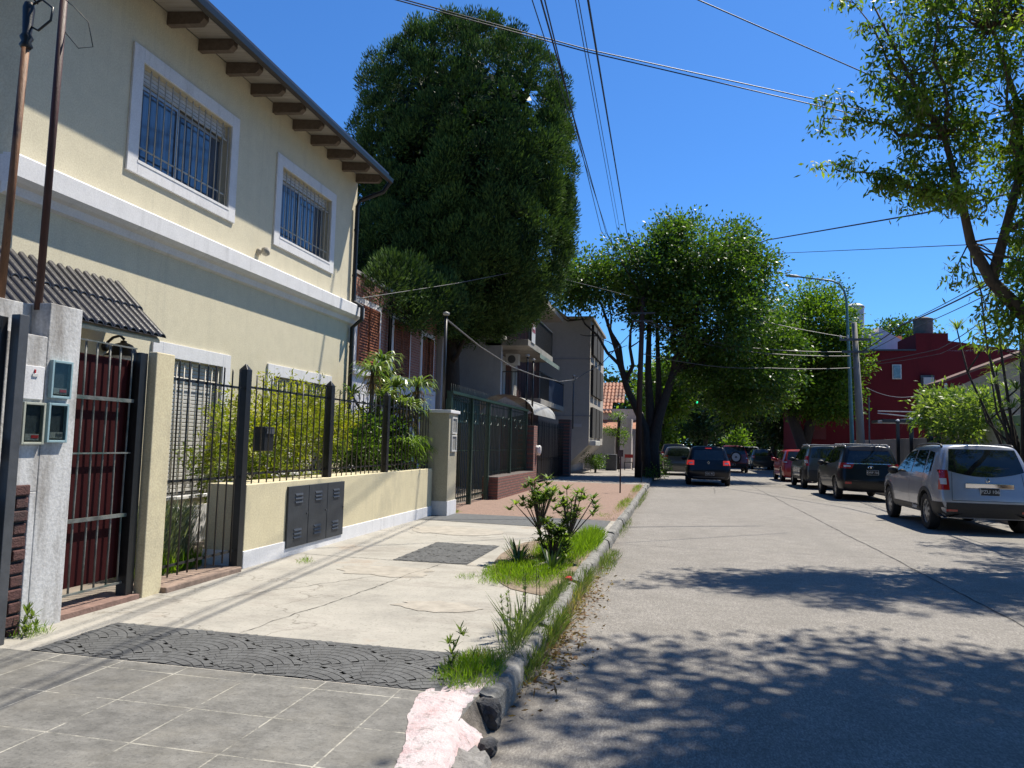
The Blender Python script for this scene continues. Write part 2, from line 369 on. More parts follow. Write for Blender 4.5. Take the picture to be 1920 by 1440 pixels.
for y in (11.9, 17.6, 23.4, 29.2, 35): crack(RX0 + .05, y, 3.1, y + random.uniform(-.1, .1), 40, .004, .0045)
crack(3.2, 9.5, 7.3, 9.6, 40, .004, .005); crack(1.35, 26, 1.5, 30, 30, .02, .008)
struct('road_joint', cr, jm)
ZS = .15
struct('sidewalk', MB().quad((-4.7, 4.06, ZS), (-1.05, 4.06, ZS), (-1.05, 13.95, ZS), (-4.7, 13.95, ZS)), lightconc())
struct('tiled_sidewalk', MB().quad((-9, -9, ZS), (-1.05, -9, ZS), (-1.05, 4.06, ZS), (-9, 4.06, ZS)), tilemat())
rd = plain('red_paving', (.30, .20, .155), .9, .25, 30, .6, c2=(.22, .15, .12))
struct('red_sidewalk', MB().quad((-4.75, 13.95, ZS), (-1.05, 13.95, ZS), (-1.05, 27.5, ZS), (-4.75, 27.5, ZS)), rd)
struct('far_sidewalk', MB().quad((-12, 27.5, ZS), (-1.05, 27.5, ZS), (-1.05, 220, ZS), (-12, 220, ZS)), plain('far_concrete', (.32, .29, .26), .9, .3, 3, .3, c2=(.22, .18, .16)))
struct('threshold_strip', MB().quad((-4.5, 12.62, ZS + .005), (-1.14, 12.3, ZS + .005), (-1.14, 13.95, ZS + .005), (-4.5, 13.95, ZS + .005)), plain('slate_strip', (.115, .12, .125), .85, .25, 14, .4))
struct('front_garden', MB().quad((-7.2, 4.2, ZS - .02), (-4.7, 4.2, ZS - .02), (-4.7, 34, ZS - .02), (-7.2, 34, ZS - .02)), plain('garden_floor', (.26, .22, .18), .9, .3, 3, .3))
sj = MB()
cr_ = cr; cr = sj
crack(-4.45, 8.3, -3.2, 8.24, 40, .004, .006, ZS + .004); crack(-2.3, 8.2, -2.0, 8.2, 10, .003, .006, ZS + .004); crack(-4.45, 10.9, -1.9, 10.6, 60, .004, .005, ZS + .004); crack(-3.0, 4.85, -2.6, 8.2, 60, .012, .0035, ZS + .004); crack(-3.9, 5.6, -2.9, 7.4, 40, .02, .003, ZS + .004)
struct('sidewalk_joint', sj, jm)
cr = cr_
pt = MB()                                                     # patches of stained render on the concrete
for cx, cy, rx, ry in ((-3.35, 11.3, .75, .55), (-3.0, 7.55, .55, .3), (-1.95, 6.1, .35, .2)):
    n = 26; pt.add([(cx + rx * math.cos(6.283 * i / n) * random.uniform(.75, 1.2), cy + ry * math.sin(6.283 * i / n) * random.uniform(.75, 1.2), ZS + .004) for i in range(n)], [tuple(range(n))])
struct('sidewalk_patch', pt, plain('patch_mortar', (.42, .385, .33), .9, .2, 6, .3))
# fan-shaped setts: concentric rows of small stones in scallops
def fans(x0, x1, y0, y1, name, mat_, r=.46, z=ZS, clip=True):
    mb = MB(); base = MB().quad((x0, y0, z + .003), (x1, y0, z + .003), (x1, y1, z + .003), (x0, y1, z + .003))
    rows = 8; row = 0; cyy = y0 - r
    while cyy < y1 + r:
        k = 0; cx = x0 - r + (r if row % 2 else 0)
        while cx < x1 + r:
            for i in range(rows):
                ra, rb = r * (i + .03) / rows, r * (i + 1) / rows - .0035
                n = max(3, int(math.pi * rb / .07))
                for j in range(n):
                    a0 = math.pi * (j + .02) / n; a1 = math.pi * (j + .98) / n; am = (a0 + a1) / 2; rm = (ra + rb) / 2
                    px, py = cx + rm * math.cos(am), cyy + rm * math.sin(am)
                    if not (x0 + .02 < px < x1 - .02 and y0 + .02 < py < y1 - .02): continue
                    # hidden under a neighbouring fan in the next row down
                    if any(math.hypot(px - (cx + s * r), py - (cyy - r / 1.0 * .5)) < r for s in (-1, 1)) : continue
                    h = z + .0075
                    q = [(cx + rr * math.cos(aa), cyy + rr * math.sin(aa)) for rr, aa in ((ra, a0), (rb, a0), (rb, a1), (ra, a1))]
                    q = [(min(max(a, x0), x1), min(max(b, y0), y1)) for a, b in q]
                    mb.add([(a, b, h) for a, b in q], [(0, 1, 2, 3)])
            cx += 2 * r
        cyy += r * .5; row += 1
    base.mi = [1]; base.add(mb.v, mb.f, 0)
    struct(name, base, [mat_, plain(name + '_joint', (.098, .10, .102), .95, .2, 30, .2)])
sett = plain('grey_sett', (.115, .118, .12), .8, .3, 9, .4)
fans(-4.0, -1.14, 4.07, 4.83, 'fan_paving', sett)
fans(-3.2, -2.3, 8.25, 9.9, 'fan_paving_square', sett)
# kerb of granite blocks
kb = MB(); y = 4.12
while y < 120:
    L = random.uniform(.7, 1.3) if y < 40 else 6
    j = random.uniform(-.015, .015); h = ZS + random.uniform(-.012, .018); nn = 9; vs = []
    for i in range(nn + 1):
        yy = y + (L - .03) * i / nn; a = j + random.uniform(-.007, .007); e = .012 if i in (0, nn) else 0
        vs += [(-1.055, yy, h + random.uniform(-.004, .004)), (-1.01 + a, yy, h - e + random.uniform(-.006, .006)), (-.965 + a - e, yy, h - e - .004 + random.uniform(-.006, .004)), (-.94 + a - e, yy, h - .028 + random.uniform(-.009, .006)), (-.93 + a - e + random.uniform(-.008, .008), yy, .07 + random.uniform(-.01, .01)), (-.93 + a, yy, -.02)]
    m_ = 6; fs = [(i * m_ + k, i * m_ + k + 1, i * m_ + k + 7, i * m_ + k + 6) for i in range(nn) for k in range(5)] + [tuple(range(5, -1, -1)), tuple(nn * m_ + k for k in range(6))]
    kb.add(vs, fs); y += L
struct('kerb', kb, plain('kerb_granite', (.25, .245, .23), .9, .45, 14, 1.0, c2=(.12, .12, .11)), 'auto')
def rock(name, c, s, mat_, seed=1, sub=2, n=.25):
    import bmesh
    bm = bmesh.new(); bmesh.ops.create_icosphere(bm, subdivisions=sub, radius=1); r = random.Random(seed)
    for v in bm.verts:
        p = v.co; q = max(abs(p.x), abs(p.y), abs(p.z)); p = p.lerp(p / q, .6) * (1 + r.uniform(-n, n) * .5)
        v.co = Vector((c[0] + p.x * s[0], c[1] + p.y * s[1], c[2] + p.z * s[2]))
    me = bpy.data.meshes.new(name); bm.to_mesh(me); bm.free(); me.materials.append(mat_)
    o = bpy.data.objects.new(name, me); COL.objects.link(o); WL[o.name] = Vector((0, 0, 0)); return o
graniteD = plain('broken_granite', (.09, .088, .088), .9, .45, 14, .9)
graniteL = plain('pale_granite', (.26, .25, .24), .9, .35, 14, .8)
tag(rock('kerb_stone', (-.99, 4.06, .065), (.075, .06, .08), graniteD, 3, 3), 'dark broken kerb block beside the pink paint spill', 'kerb stone')
tag(rock('kerb_stone', (-.90, 3.36, .05), (.085, .15, .075), graniteL, 8, 3), 'rounded pale kerb block at the bottom edge, below the pink paint', 'kerb stone')
tag(rock('kerb_stone', (-.93, 3.06, .06), (.06, .07, .05), graniteL, 5, 3), 'small rounded stone in front of the pale kerb block', 'kerb stone')
tag(rock('kerb_stone', (-.90, 3.72, .03), (.045, .06, .035), graniteD, 9, 3), 'small dark chip of kerb between the two larger blocks', 'kerb stone')
struct('kerb_rubble', MB().add([(-1.052, -9, ZS - .002), (-1.052, 4.1, ZS - .002), (-.95, 4.1, -.02), (-.95, -9, -.02)], [(0, 1, 2, 3)]), plain('rubble', (.20, .175, .15), .95, .4, 14, .9, c2=(.1, .085, .07)))
def interp0(tab, x):
    for (a, b), (c, d) in zip(tab, tab[1:]):
        if x <= c: return b + (d - b) * (x - a) / (c - a)
    return tab[-1][1]
lump = MB(); n = 64; m_ = 14; vs = []                         # mortar slope with pink paint poured on it
for i in range(n):
    f = i / (n - 1)
    for j in range(m_):
        t = j / (m_ - 1); yy = 2.5 + 1.78 * f + .02 * math.sin(j * 1.1)
        x0 = interp0([(2.5, -1.10), (3.0, -1.12), (3.3, -1.19), (3.7, -1.33), (4.0, -1.36), (4.2, -1.30), (4.3, -1.2)], yy) + .012 * math.sin(f * 11 + 1) + random.uniform(-.006, .006)
        x1 = interp0([(2.5, -.87), (3.3, -.88), (3.8, -.95), (4.1, -1.03), (4.3, -1.06)], yy) + random.uniform(-.006, .006)
        xx = x0 + (x1 - x0) * t
        z = ZS + .004 + .010 * math.sin(math.pi * min(1, t * 1.1)) * min(1, (1 - f) * 6) * (1 + .12 * math.sin(f * 13)) + .004 * math.sin(i * .7 + j * 1.3) * math.sin(j * .9) + random.uniform(-.0015, .0015)
        z -= .13 * max(0, t - .68) / .32 * (1 if f < .8 else (1 - f) / .2)
        if xx < -1.055: z = max(z, ZS + .003)
        vs.append((xx, yy, z))
lump.add(vs, [(i * m_ + j, i * m_ + j + 1, (i + 1) * m_ + j + 1, (i + 1) * m_ + j) for i in range(n - 1) for j in range(m_ - 1)])
def pinkmat():
    m, t, b = newmat('paint_spill'); v = coords(t)
    s = t.nodes.new('ShaderNodeSeparateXYZ'); t.links.new(v, s.inputs[0])
    col = ramp(t, noise(t, v, 6, 5, .7), [(.35, (.84, .77, .77)), (.54, (.80, .65, .66)), (.74, (.72, .42, .42))])
    k = N(t, 'ShaderNodeMath', operation='MULTIPLY_ADD'); t.links.new(s.outputs[1], k.inputs[0]); k.inputs[1].default_value = -.9; k.inputs[2].default_value = 3.1
    ad = N(t, 'ShaderNodeMath', operation='MULTIPLY_ADD'); t.links.new(noise(t, v, 5, 6, .8), ad.inputs[0]); ad.inputs[1].default_value = 1.6; t.links.new(k.outputs[0], ad.inputs[2])
    col = mix(t, ramp(t, ad.outputs[0], [(.0, 0), (1.0, 0)]), col, col)
    fac = N(t, 'ShaderNodeMapRange'); t.links.new(ad.outputs[0], fac.inputs[0]); fac.inputs[1].default_value = 1.05; fac.inputs[2].default_value = 1.3
    col = mix(t, fac.outputs[0], col, (.24, .22, .20))
    col = mix(t, ramp(t, noise(t, v, 14, 6, .8), [(.54, 0), (.62, .7)]), col, (.30, .27, .25)); t.links.new(col, b.inputs['Base Color']); b.inputs['Roughness'].default_value = .65; bump(t, b, noise(t, v, 22, 6, .8), 1.0, .02); return m
tag(obj('paint_spill', lump, pinkmat(), None, True), 'pink and white paint spilled over the broken sidewalk edge', 'paint spill')
# right side
struct('right_kerb', MB().box(7.35, 7.52, -10, 140, -.05, .14), plain('kerb_concrete', (.33, .31, .28), .9, .25, 6, .4))
struct('right_sidewalk', MB().quad((7.52, -10, .14), (30, -10, .14), (30, 220, .14), (7.52, 220, .14)), plain('right_paving', (.30, .27, .24), .9, .3, 4, .4, c2=(.2, .18, .15)))

# ================================================================== WALL WITH OPENINGS
def wall_face(mb, x, y0, y1, z0, z1, holes, d):
    ys = sorted({y0, y1, *[h[0] for h in holes], *[h[1] for h in holes]}); zs = sorted({z0, z1, *[h[2] for h in holes], *[h[3] for h in holes]})
    for i in range(len(ys) - 1):
        for j in range(len(zs) - 1):
            cy, cz = (ys[i] + ys[i + 1]) / 2, (zs[j] + zs[j + 1]) / 2
            if any(h[0] < cy < h[1] and h[2] < cz < h[3] for h in holes): continue
            mb.quad((x, ys[i], zs[j]), (x, ys[i + 1], zs[j]), (x, ys[i + 1], zs[j + 1]), (x, ys[i], zs[j + 1]))
    for a, b, c, e in holes:
        mb.quad((x, a, c), (x, a, e), (x - d, a, e), (x - d, a, c)); mb.quad((x, b, c), (x - d, b, c), (x - d, b, e), (x, b, e))
        mb.quad((x, a, c), (x - d, a, c), (x - d, b, c), (x, b, c)); mb.quad((x, a, e), (x, b, e), (x - d, b, e), (x - d, a, e))
# ================================================================== CREAM HOUSE
HX = -6.2; Y0, Y1 = 5.74, 13.33
H = thing('cream_house', 'two storey cream house with white cornice and barred windows behind the front fence', 'house', (HX, 9.5, .15))
holesU = [(7.28, 9.08, 4.74, 5.93), (10.48, 12.22, 4.73, 5.88)]; holesL = [(7.92, 9.17, .75, 2.5), (10.52, 12.35, .95, 2.5)]
hw = MB(); wall_face(hw, HX, Y0, Y1, .13, 6.765, holesU + holesL, .2)
hw.quad((HX, Y0, .13), (HX, Y0, 6.765), (HX - 8, Y0, 7.4), (HX - 8, Y0, .13)); hw.quad((HX, Y1, .13), (HX - 8, Y1, .13), (HX - 8, Y1, 7.4), (HX, Y1, 6.765))
hw.quad((HX - 8, Y0, .13), (HX - 8, Y0, 7.4), (HX - 8, Y1, 7.4), (HX - 8, Y1, .13))
obj('wall', hw, CREAM, H)
obj('plinth', MB().box(HX - .01, HX + .03, 7.0, Y1 - .01, .13, .62), WHITE, H)
cn = MB(); p = [(0, 3.76), (.05, 3.78), (.07, 3.86), (.13, 3.88), (.18, 3.92), (.18, 4.12), (.16, 4.14), (0, 4.16)]
ya, yb = Y0 - .17, Y1 + .17
vs = [(HX + a, yy, b) for yy in (ya, yb) for a, b in p]; k = len(p)
cn.add(vs, [(i, i + 1, i + 1 + k, i + k) for i in range(k - 1)] + [tuple(range(k - 1, -1, -1)), tuple(range(k, 2 * k))])
cn.box(HX - .5, HX - .001, ya, Y0 - .003, 3.88, 4.14)
obj('cornice', cn, WHITE, H)
def frame(mb, x, y0, y1, z0, z1, b, d, bb=None):
    bb = b if bb is None else bb
    mb.box(x, x + d, y0, y1, z1, z1 + b); mb.box(x, x + d, y0, y1, z0 - bb, z0) if bb else None
    mb.box(x, x + d, y0 - b, y0, z0 - bb, z1 + b); mb.box(x, x + d, y1, y1 + b, z0 - bb, z1 + b)
def grille(y0, y1, z0, z1, x, n, wfr):
    g = MB()
    for i in range(n):
        yy = y0 + .04 + (y1 - y0 - .08) * i / (n - 1); g.tube([(x, yy, z0 + .03), (x, yy, z1 - .02)], .0075, 6)
    for zz in (z0 + .18, z1 - .23): g.box(x - .011, x - .006, y0 - .0, y1 + .0, zz - .011, zz + .011)
    obj('grille', g, GRILLE, wfr, True)
def window(h, n, shut, trim=.17, low=False, cur=True):
    a, b, c, e = h; f = MB(); frame(f, HX + .001, a, b, c, e, trim, .028, 0 if low else None)
    fr = obj('window', f, WHITE, H, bevel=.004)
    xx = HX - .13; al = MB(); mid = (a + b) / 2 - .1; zt = e - shut
    for y0_, y1_, dx in ((a + .005, mid + .03, 0), (mid - .03, b - .005, -.035)):
        al.box(xx + dx, xx + dx + .03, y0_, y0_ + .045, c + .01, zt); al.box(xx + dx, xx + dx + .03, y1_ - .045, y1_, c + .01, zt)
        al.box(xx + dx, xx + dx + .03, y0_ + .045, y1_ - .045, c + .01, c + .055); al.box(xx + dx, xx + dx + .03, y0_ + .045, y1_ - .045, zt - .04, zt)
    obj('sash', al, ALU, fr)
    g = MB(); g.box(xx + .008, xx + .014, a + .05, mid - .015, c + .055, zt - .04); g.box(xx - .027, xx - .021, mid + .015, b - .05, c + .055, zt - .04)
    go = obj('pane', g, WINGL, fr)
    s = MB(); z = e - .005
    while z > zt + .01: s.box(xx + .035, xx + .05 - (.0), a + .004, b - .004, z - .043, z); z -= .05
    obj('roller_shutter', s, SHUTR, fr, bevel=.006)
    grille(a, b, c, e, HX - .012, n, fr)
    obj('sill', MB().box(HX - .19, HX + .035, a - .01, b + .01, c - .03, c + .004), WHITE, fr)
window(holesU[0], 14, .2); window(holesU[1], 13, .16)
window(holesL[0], 9, 1.68, .18, True); window(holesL[1], 13, 1.45, .18, True)
# eaves: sloping roof slab, boards, rafters, gutter
EX = HX + .58; sl_ = .10
def roofz(x): return 6.72 + (EX - x) * sl_
rf = MB(); ye0, ye1 = 4.6, Y1 + .10
a = [(EX, 0), (HX - 4.6, 0)]
for z0_, z1_, mi in ((.0, .02, 0),):
    pass
def slab(mb, x0, x1, y0, y1, t0, t1, mi=0):
    mb.add([(x0, y0, roofz(x0) + t0), (x1, y0, roofz(x1) + t0), (x1, y1, roofz(x1) + t0), (x0, y1, roofz(x0) + t0), (x0, y0, roofz(x0) + t1), (x1, y0, roofz(x1) + t1), (x1, y1, roofz(x1) + t1), (x0, y1, roofz(x0) + t1)],
           [(0, 3, 2, 1), (4, 5, 6, 7), (0, 1, 5, 4), (1, 2, 6, 5), (2, 3, 7, 6), (3, 0, 4, 7)], mi)
slab(rf, EX + .03, HX - 4.6, ye0, ye1, .035, .11)
RF = obj('roof', rf, TILED, H)
bd = MB(); slab(bd, EX, HX + .005, ye0 + .01, ye1 - .01, .0, .03); obj('soffit', bd, BOARD, RF)
for yy in np.arange(5.05, 13.3, .62):
    rb = MB(); yy = float(yy) + .15
    x0, x1 = EX - .05, HX + .005
    vs = []
    for yv in (yy - .045, yy + .045):
        vs += [(x0, yv, roofz(x0) - .004), (x1, yv, roofz(x1) - .004), (x1, yv, roofz(x1) - .17), (x0 - .06, yv, roofz(x0) - .15), (x0, yv, roofz(x0) - .09)]
    rb.add(vs, [(0, 1, 2, 3, 4), (9, 8, 7, 6, 5)] + [(i, (i + 1) % 5 + 0 if i < 4 else 0, (i + 1) % 5 + 5, i + 5) for i in range(5)])
    obj('rafter', rb, WOODR, RF)
gt = MB(); pr = [(EX + .0, 6.70), (EX + .01, 6.64), (EX + .05, 6.61), (EX + .10, 6.64), (EX + .115, 6.71), (EX + .105, 6.71), (EX + .09, 6.65), (EX + .05, 6.625), (EX + .02, 6.65)]
kk = len(pr); vs = [(x, yy, z) for yy in (ye0, ye1 + .05) for x, z in pr]
gt.add(vs, [(i, (i + 1) % kk, (i + 1) % kk + kk, i + kk) for i in range(kk)] + [tuple(range(kk - 1, -1, -1)), tuple(range(kk, 2 * kk))])
gt.box(EX - .005, EX + .02, ye0, ye1 - .0, 6.71, 6.80)
gut = obj('gutter', gt, BLACKM, H)
dp = MB(); dp.tube([(EX + .06, Y1 + .06, 6.6), (EX - .04, Y1 + .02, 6.42), (HX + .11, Y1 - .1, 6.22), (HX + .07, Y1 - .12, 6.1), (HX + .07, Y1 - .12, 4.2)], .042, 12)
dp.tube([(HX + .07, Y1 - .12, 4.2), (HX + .26, Y1 - .12, 4.1), (HX + .26, Y1 - .12, 3.85), (HX + .07, Y1 - .12, 3.7), (HX + .07, Y1 - .12, .15)], .042, 12)
for z in (5.6, 4.7, 3.3, 2.2): dp.tube([(HX + .07, Y1 - .12, z), (HX + .07, Y1 - .12, z + .04)], .05, 12)
obj('downpipe', dp, BLACKM, gut, 'auto')
# porch roof over the door
PZ0, PZ1, PX = 2.60, 3.22, HX + .64
pr_ = MB(); py0, py1 = 4.4, 7.18
bd2 = MB(); bd2.add([(PX - .04, py0, PZ0 - .05), (HX, py0, PZ1 - .07), (HX, py1 - .06, PZ1 - .07), (PX - .04, py1 - .06, PZ0 - .05), (PX - .04, py0, PZ0 - .015), (HX, py0, PZ1 - .03), (HX, py1 - .06, PZ1 - .03), (PX - .04, py1 - .06, PZ0 - .015)], [(0, 1, 2, 3), (4, 7, 6, 5), (0, 3, 7, 4), (2, 6, 7, 3)])
PR = obj('porch_roof', bd2, CREAM, H)
ncol = int((py1 - py0) / .115)
for i in range(ncol):
    yc = py1 - .06 - i * .115
    for t0, t1, up in ((0, .56, 0), (.5, 1.0, .012)):
        x0, x1 = PX + (HX - PX) * t0, PX + (HX - PX) * t1; z0_, z1_ = PZ0 + (PZ1 - PZ0) * t0 + .012 * (up == 0) + up * 1.6, PZ0 + (PZ1 - PZ0) * t1 - .006 + up * 2
        vs = []; q = 7
        for (xx, zz, rr) in ((x0, z0_, .052), (x1, z1_ + .0, .045)):
            for j in range(q):
                an = math.pi * j / (q - 1); vs.append((xx, yc + rr * math.cos(an), zz + rr * .85 * math.sin(an)))
        for (xx, zz, rr) in ((x0, z0_, .04),):
            for j in range(q):
                an = math.pi * j / (q - 1); vs.append((xx, yc + rr * math.cos(an), zz + rr * .85 * math.sin(an)))
        pr_.add(vs, [(j, j + 1, q + j + 1, q + j) for j in range(q - 1)] + [(2 * q + j, 2 * q + j + 1, j + 1, j) for j in range(q - 1)])
        pr_.quad((x0, yc - .06, z0_), (x0, yc + .06, z0_), (x1, yc + .06, z1_), (x1, yc - .06, z1_))
obj('porch_tiles', pr_, TILED, PR, 'auto')
# wall-side porch below the canopy, left of the house corner
pw = MB(); pw.box(HX - .3, HX - .01, 4.2, Y0 - .003, .13, 3.18); obj('porch_wall', pw, CREAM, H)
# small domed sensor light
sn = MB(); sn.lathe([(0, 0), (.05, 0), (.055, .03), (.03, .05), (.028, .07), (.06, .09), (.075, .13), (.06, .17), (.0, .185)], (HX, 9.93, 4.34), 'x', 16)
tag(obj('wall_light', sn, stucco('sensor_plastic', (.5, .47, .40), (.3, .28, .25)), None, True), 'small round cream light between the upper windows', 'light')
# carriage lamp under the porch
LP = thing('wall_lantern', 'black domed wall lantern under the tiled porch roof', 'lamp', (-5.98, 7.0, 2.4))
lb = MB(); lb.tube([(HX, 7.0, 2.52), (HX + .1, 7.0, 2.60), (HX + .19, 7.0, 2.62), (HX + .24, 7.0, 2.58)], .016, 8); lb.lathe([(.055, 0), (.055, .02), (0, .022)], (HX, 7.0, 2.5), 'x', 14)
obj('bracket', lb, BLACKM, LP, True)
ld = MB(); ld.lathe([(0, .20), (.03, .19), (.035, .17), (.09, .15), (.13, .10), (.145, .05), (.19, .02), (.19, .01), (.13, .03), (.0, .05)], (HX + .24, 7.0, 2.37), 'z', 24)
obj('lamp_cover', ld, BLACKM, LP, True)
lg = MB(); lg.lathe([(.115, .03), (.11, -.03), (.07, -.09), (0, -.11)], (HX + .24, 7.0, 2.37), 'z', 20); obj('lamp_glass', lg, CLEARL, LP, True)

# ================================================================== FRONT WALL, GATES, FENCE
FX_ = -4.45
PL = thing('meter_pillar', 'whitewashed brick pillar carrying glazed meter boxes left of the maroon gate', 'pillar', (-4.5, 4.45, .15))
pm = MB(); pm.box(-4.6, -4.4, 4.43, 4.725, .1, 2.47)
pm.box(-4.85, -4.402, 4.1, 4.428, 1.12, 2.22); pm.box(-4.85, -4.56, 4.1, 4.428, 2.22, 2.46)
pm.box(-4.85, -4.402, 4.372, 4.428, .1, 1.12)
obj('plaster', pm, DIRTYW, PL, bevel=.006)
bp = MB(); z = .12; row = 0
while z < 1.1:
    yy = 4.05 - (.11 if row % 2 else 0)
    while yy < 4.37:
        e = min(yy + .205, 4.368)
        if e - max(yy, 4.02) > .03: bp.box(-4.8, -4.395 + random.uniform(-.012, .008), max(yy, 4.02), e, z, z + .072)
        yy += .22
    z += .089; row += 1
obj('brickwork', bp, plain('pillar_bricks', (.115, .05, .045), .85, .4, 18, .9, c2=(.07, .04, .04)), PL, bevel=.008)
obj('mortar_bed', MB().box(-4.8, -4.425, 4.02, 4.37, .1, 1.1), plain('old_mortar', (.10, .085, .075), .95, .3, 12, .5), PL)
obj('panel', MB().box(-4.402, -4.385, 4.235, 4.405, 1.765, 2.0), WHITE, PL, bevel=.004, label='white metal cover plate with a small red mark')
pp = MB(); pp.box(-4.385, -4.378, 4.30, 4.345, 1.925, 1.945); obj('sticker', pp, WHITEP, PL); obj('mark', MB().box(-4.385, -4.3775, 4.315, 4.325, 1.95, 1.975), REDPL, PL)
METER = plain('meter_case', (.05, .055, .06), .5, .4, 30, .2)
def meter(y0, y1, z0, z1, fm, red, label, par=PL, x=-4.4):
    mb_ = MB(); frame(mb_, x, y0 + .018, y1 - .018, z0 + .018, z1 - .018, .018, .032); o = obj('meter_box', mb_, fm, par, bevel=.003, label=label)
    c = MB().box(x - .0, x + .004, y0 + .018, y1 - .018, z0 + .018, z1 - .018); obj('backplate', c, METER, o)
    d = MB(); d.box(x + .004, x + .02, y0 + .035, y1 - .035, z0 + .03, z0 + .075); obj('meter', d, plain('meter_face', (.35, .33, .31), .5, .4, 60, .1), o)
    r = MB(); r.box(x + .02, x + .023, y0 + .085, y1 - .04, z0 + .045, z0 + .066); obj('dial', r, REDPL if red else GREYM, o)
    g = MB().box(x + .026, x + .029, y0 + .017, y1 - .017, z0 + .017, z1 - .017)
    obj('glass_cover', g, thinG, o)
m, t, b = newmat('thin_glass'); gl = t.nodes.new('ShaderNodeBsdfGlossy'); gl.inputs['Roughness'].default_value = .03; tr = t.nodes.new('ShaderNodeBsdfTransparent'); tr.inputs[0].default_value = (.75, .8, .8, 1)
mx = t.nodes.new('ShaderNodeMixShader'); mx.inputs[0].default_value = .03; t.links.new(tr.outputs[0], mx.inputs[1]); t.links.new(gl.outputs[0], mx.inputs[2]); t.links.new(mx.outputs[0], t.nodes['Material Output'].inputs[0]); thinG = m
meter(4.455, 4.64, 1.785, 2.06, BLUEF, 1, 'upper pale blue meter box'); meter(4.45, 4.63, 1.465, 1.75, BLUEF, 0, 'lower pale blue meter box'); meter(4.24, 4.425, 1.45, 1.745, CREAMF, 1, 'grey cream meter box with a red dial')
# rusty service masts
def mast(x, y, z0, top, r, m_, label, lean):
    t = thing('service_pipe', label, 'pipe', (x, y, z0)); q = MB(); q.tube([(x, y, z0), (x + lean, y, top)], r, 14); obj('tube', q, m_, t, True); return t
s1 = mast(-4.52, 4.44, 2.42, 5.3, .026, RUST, 'dark rusty steel pipe standing on the meter pillar', .02)
s2 = mast(-4.62, 4.22, 2.28, 4.62, .026, RUST2, 'orange rusted pipe at the left edge with a black insulator head', .05)
q = MB(); q.lathe([(.03, 0), (.045, .02), (.03, .05), (.045, .08), (.03, .11), (.04, .3), (.03, .34)], (-4.575, 4.22, 4.28), 'z', 12); q.tube([(-4.57, 4.22, 4.6), (-4.5, 4.25, 4.66), (-4.42, 4.27, 4.6), (-4.42, 4.26, 4.5), (-4.5, 4.24, 4.42), (-4.56, 4.22, 4.45)], .009, 6)
obj('insulator', q, BLACKM, s2, True)
for k_, (nm, pts, r_) in enumerate((('looped', [(-4.52, 4.24, 4.62), (-4.6, 4.0, 4.8), (-4.7, 3.8, 5.0)], .006), ('curling', [(-4.5, 4.44, 4.55), (-4.4, 4.5, 4.42), (-4.32, 4.55, 4.45), (-4.33, 4.5, 4.62), (-4.42, 4.44, 4.72), (-4.52, 4.4, 4.8)], .004))):
    q = MB(); q.tube(pts, r_, 6); tag(obj('service_cable', q, WIRE, None, True), nm + (' black cable leaving the insulator head at the top left' if k_ == 0 else ' thin cable hanging beside the dark rusty pipe'), 'cable')
# black gate at the far left
BG = thing('steel_gate', 'open black steel gate edge at the far left of the sidewalk', 'gate', (-4.3, 4.0, .15))
obj('post', MB().box(-4.335, -4.265, 4.055, 4.13, .15, 2.32), GREYM, BG, bevel=.004)
q = MB(); q.box(-4.42, -4.35, 4.0, 4.05, .15, 2.3); q.box(-4.42, -4.35, 3.0, 4.0, 2.22, 2.3); q.box(-4.40, -4.37, 3.0, 4.0, .2, 1.1)
obj('leaf', q, BLACKM, BG, bevel=.004); obj('lock_box', MB().box(-4.36, -4.33, 3.9, 4.02, 1.36, 1.5), GREYM, BG, bevel=.006)
# maroon gate
MG = thing('maroon_gate', 'dark maroon sheet gate with thin bars between the pillar and cream post', 'gate', (-4.62, 5.12, .2))
obj('sheet', MB().box(-4.585, -4.57, 4.74, 5.47, .34, 2.17), MAROON, MG)
q = MB()
for i in range(6):
    yy = 4.80 + i * .128; pth = [(-4.54, yy + .006 * math.sin(i * 3 + z * 2.5), z) for z in np.linspace(.3, 2.28, 7)]; q.tube(pth, .0085, 6)
obj('bars', q, SILVERB, MG, True)
for z, h in ((.30, .016), (.86, .03), (1.38, .012), (1.82, .03), (2.27, .012)): obj('rail', MB().box(-4.53, -4.515, 4.73, 5.47, z - h / 2, z + h / 2), SILVERB, MG)
obj('frame_post', MB().box(-4.58, -4.48, 5.475, 5.565, .15, 2.24), BLACKM, MG, bevel=.004)
obj('threshold', MB().box(-4.75, -4.42, 4.74, 5.57, .13, .19), plain('brick_step', (.27, .17, .14), .9, .3, 12, .5), MG)
CP = tag(obj('gate_pillar', MB().box(-4.51, -4.42, 5.60, 5.84, .1, 2.26), CREAM2, None, bevel=.008), 'narrow cream rendered pillar between the maroon gate and the barred gate', 'pillar')
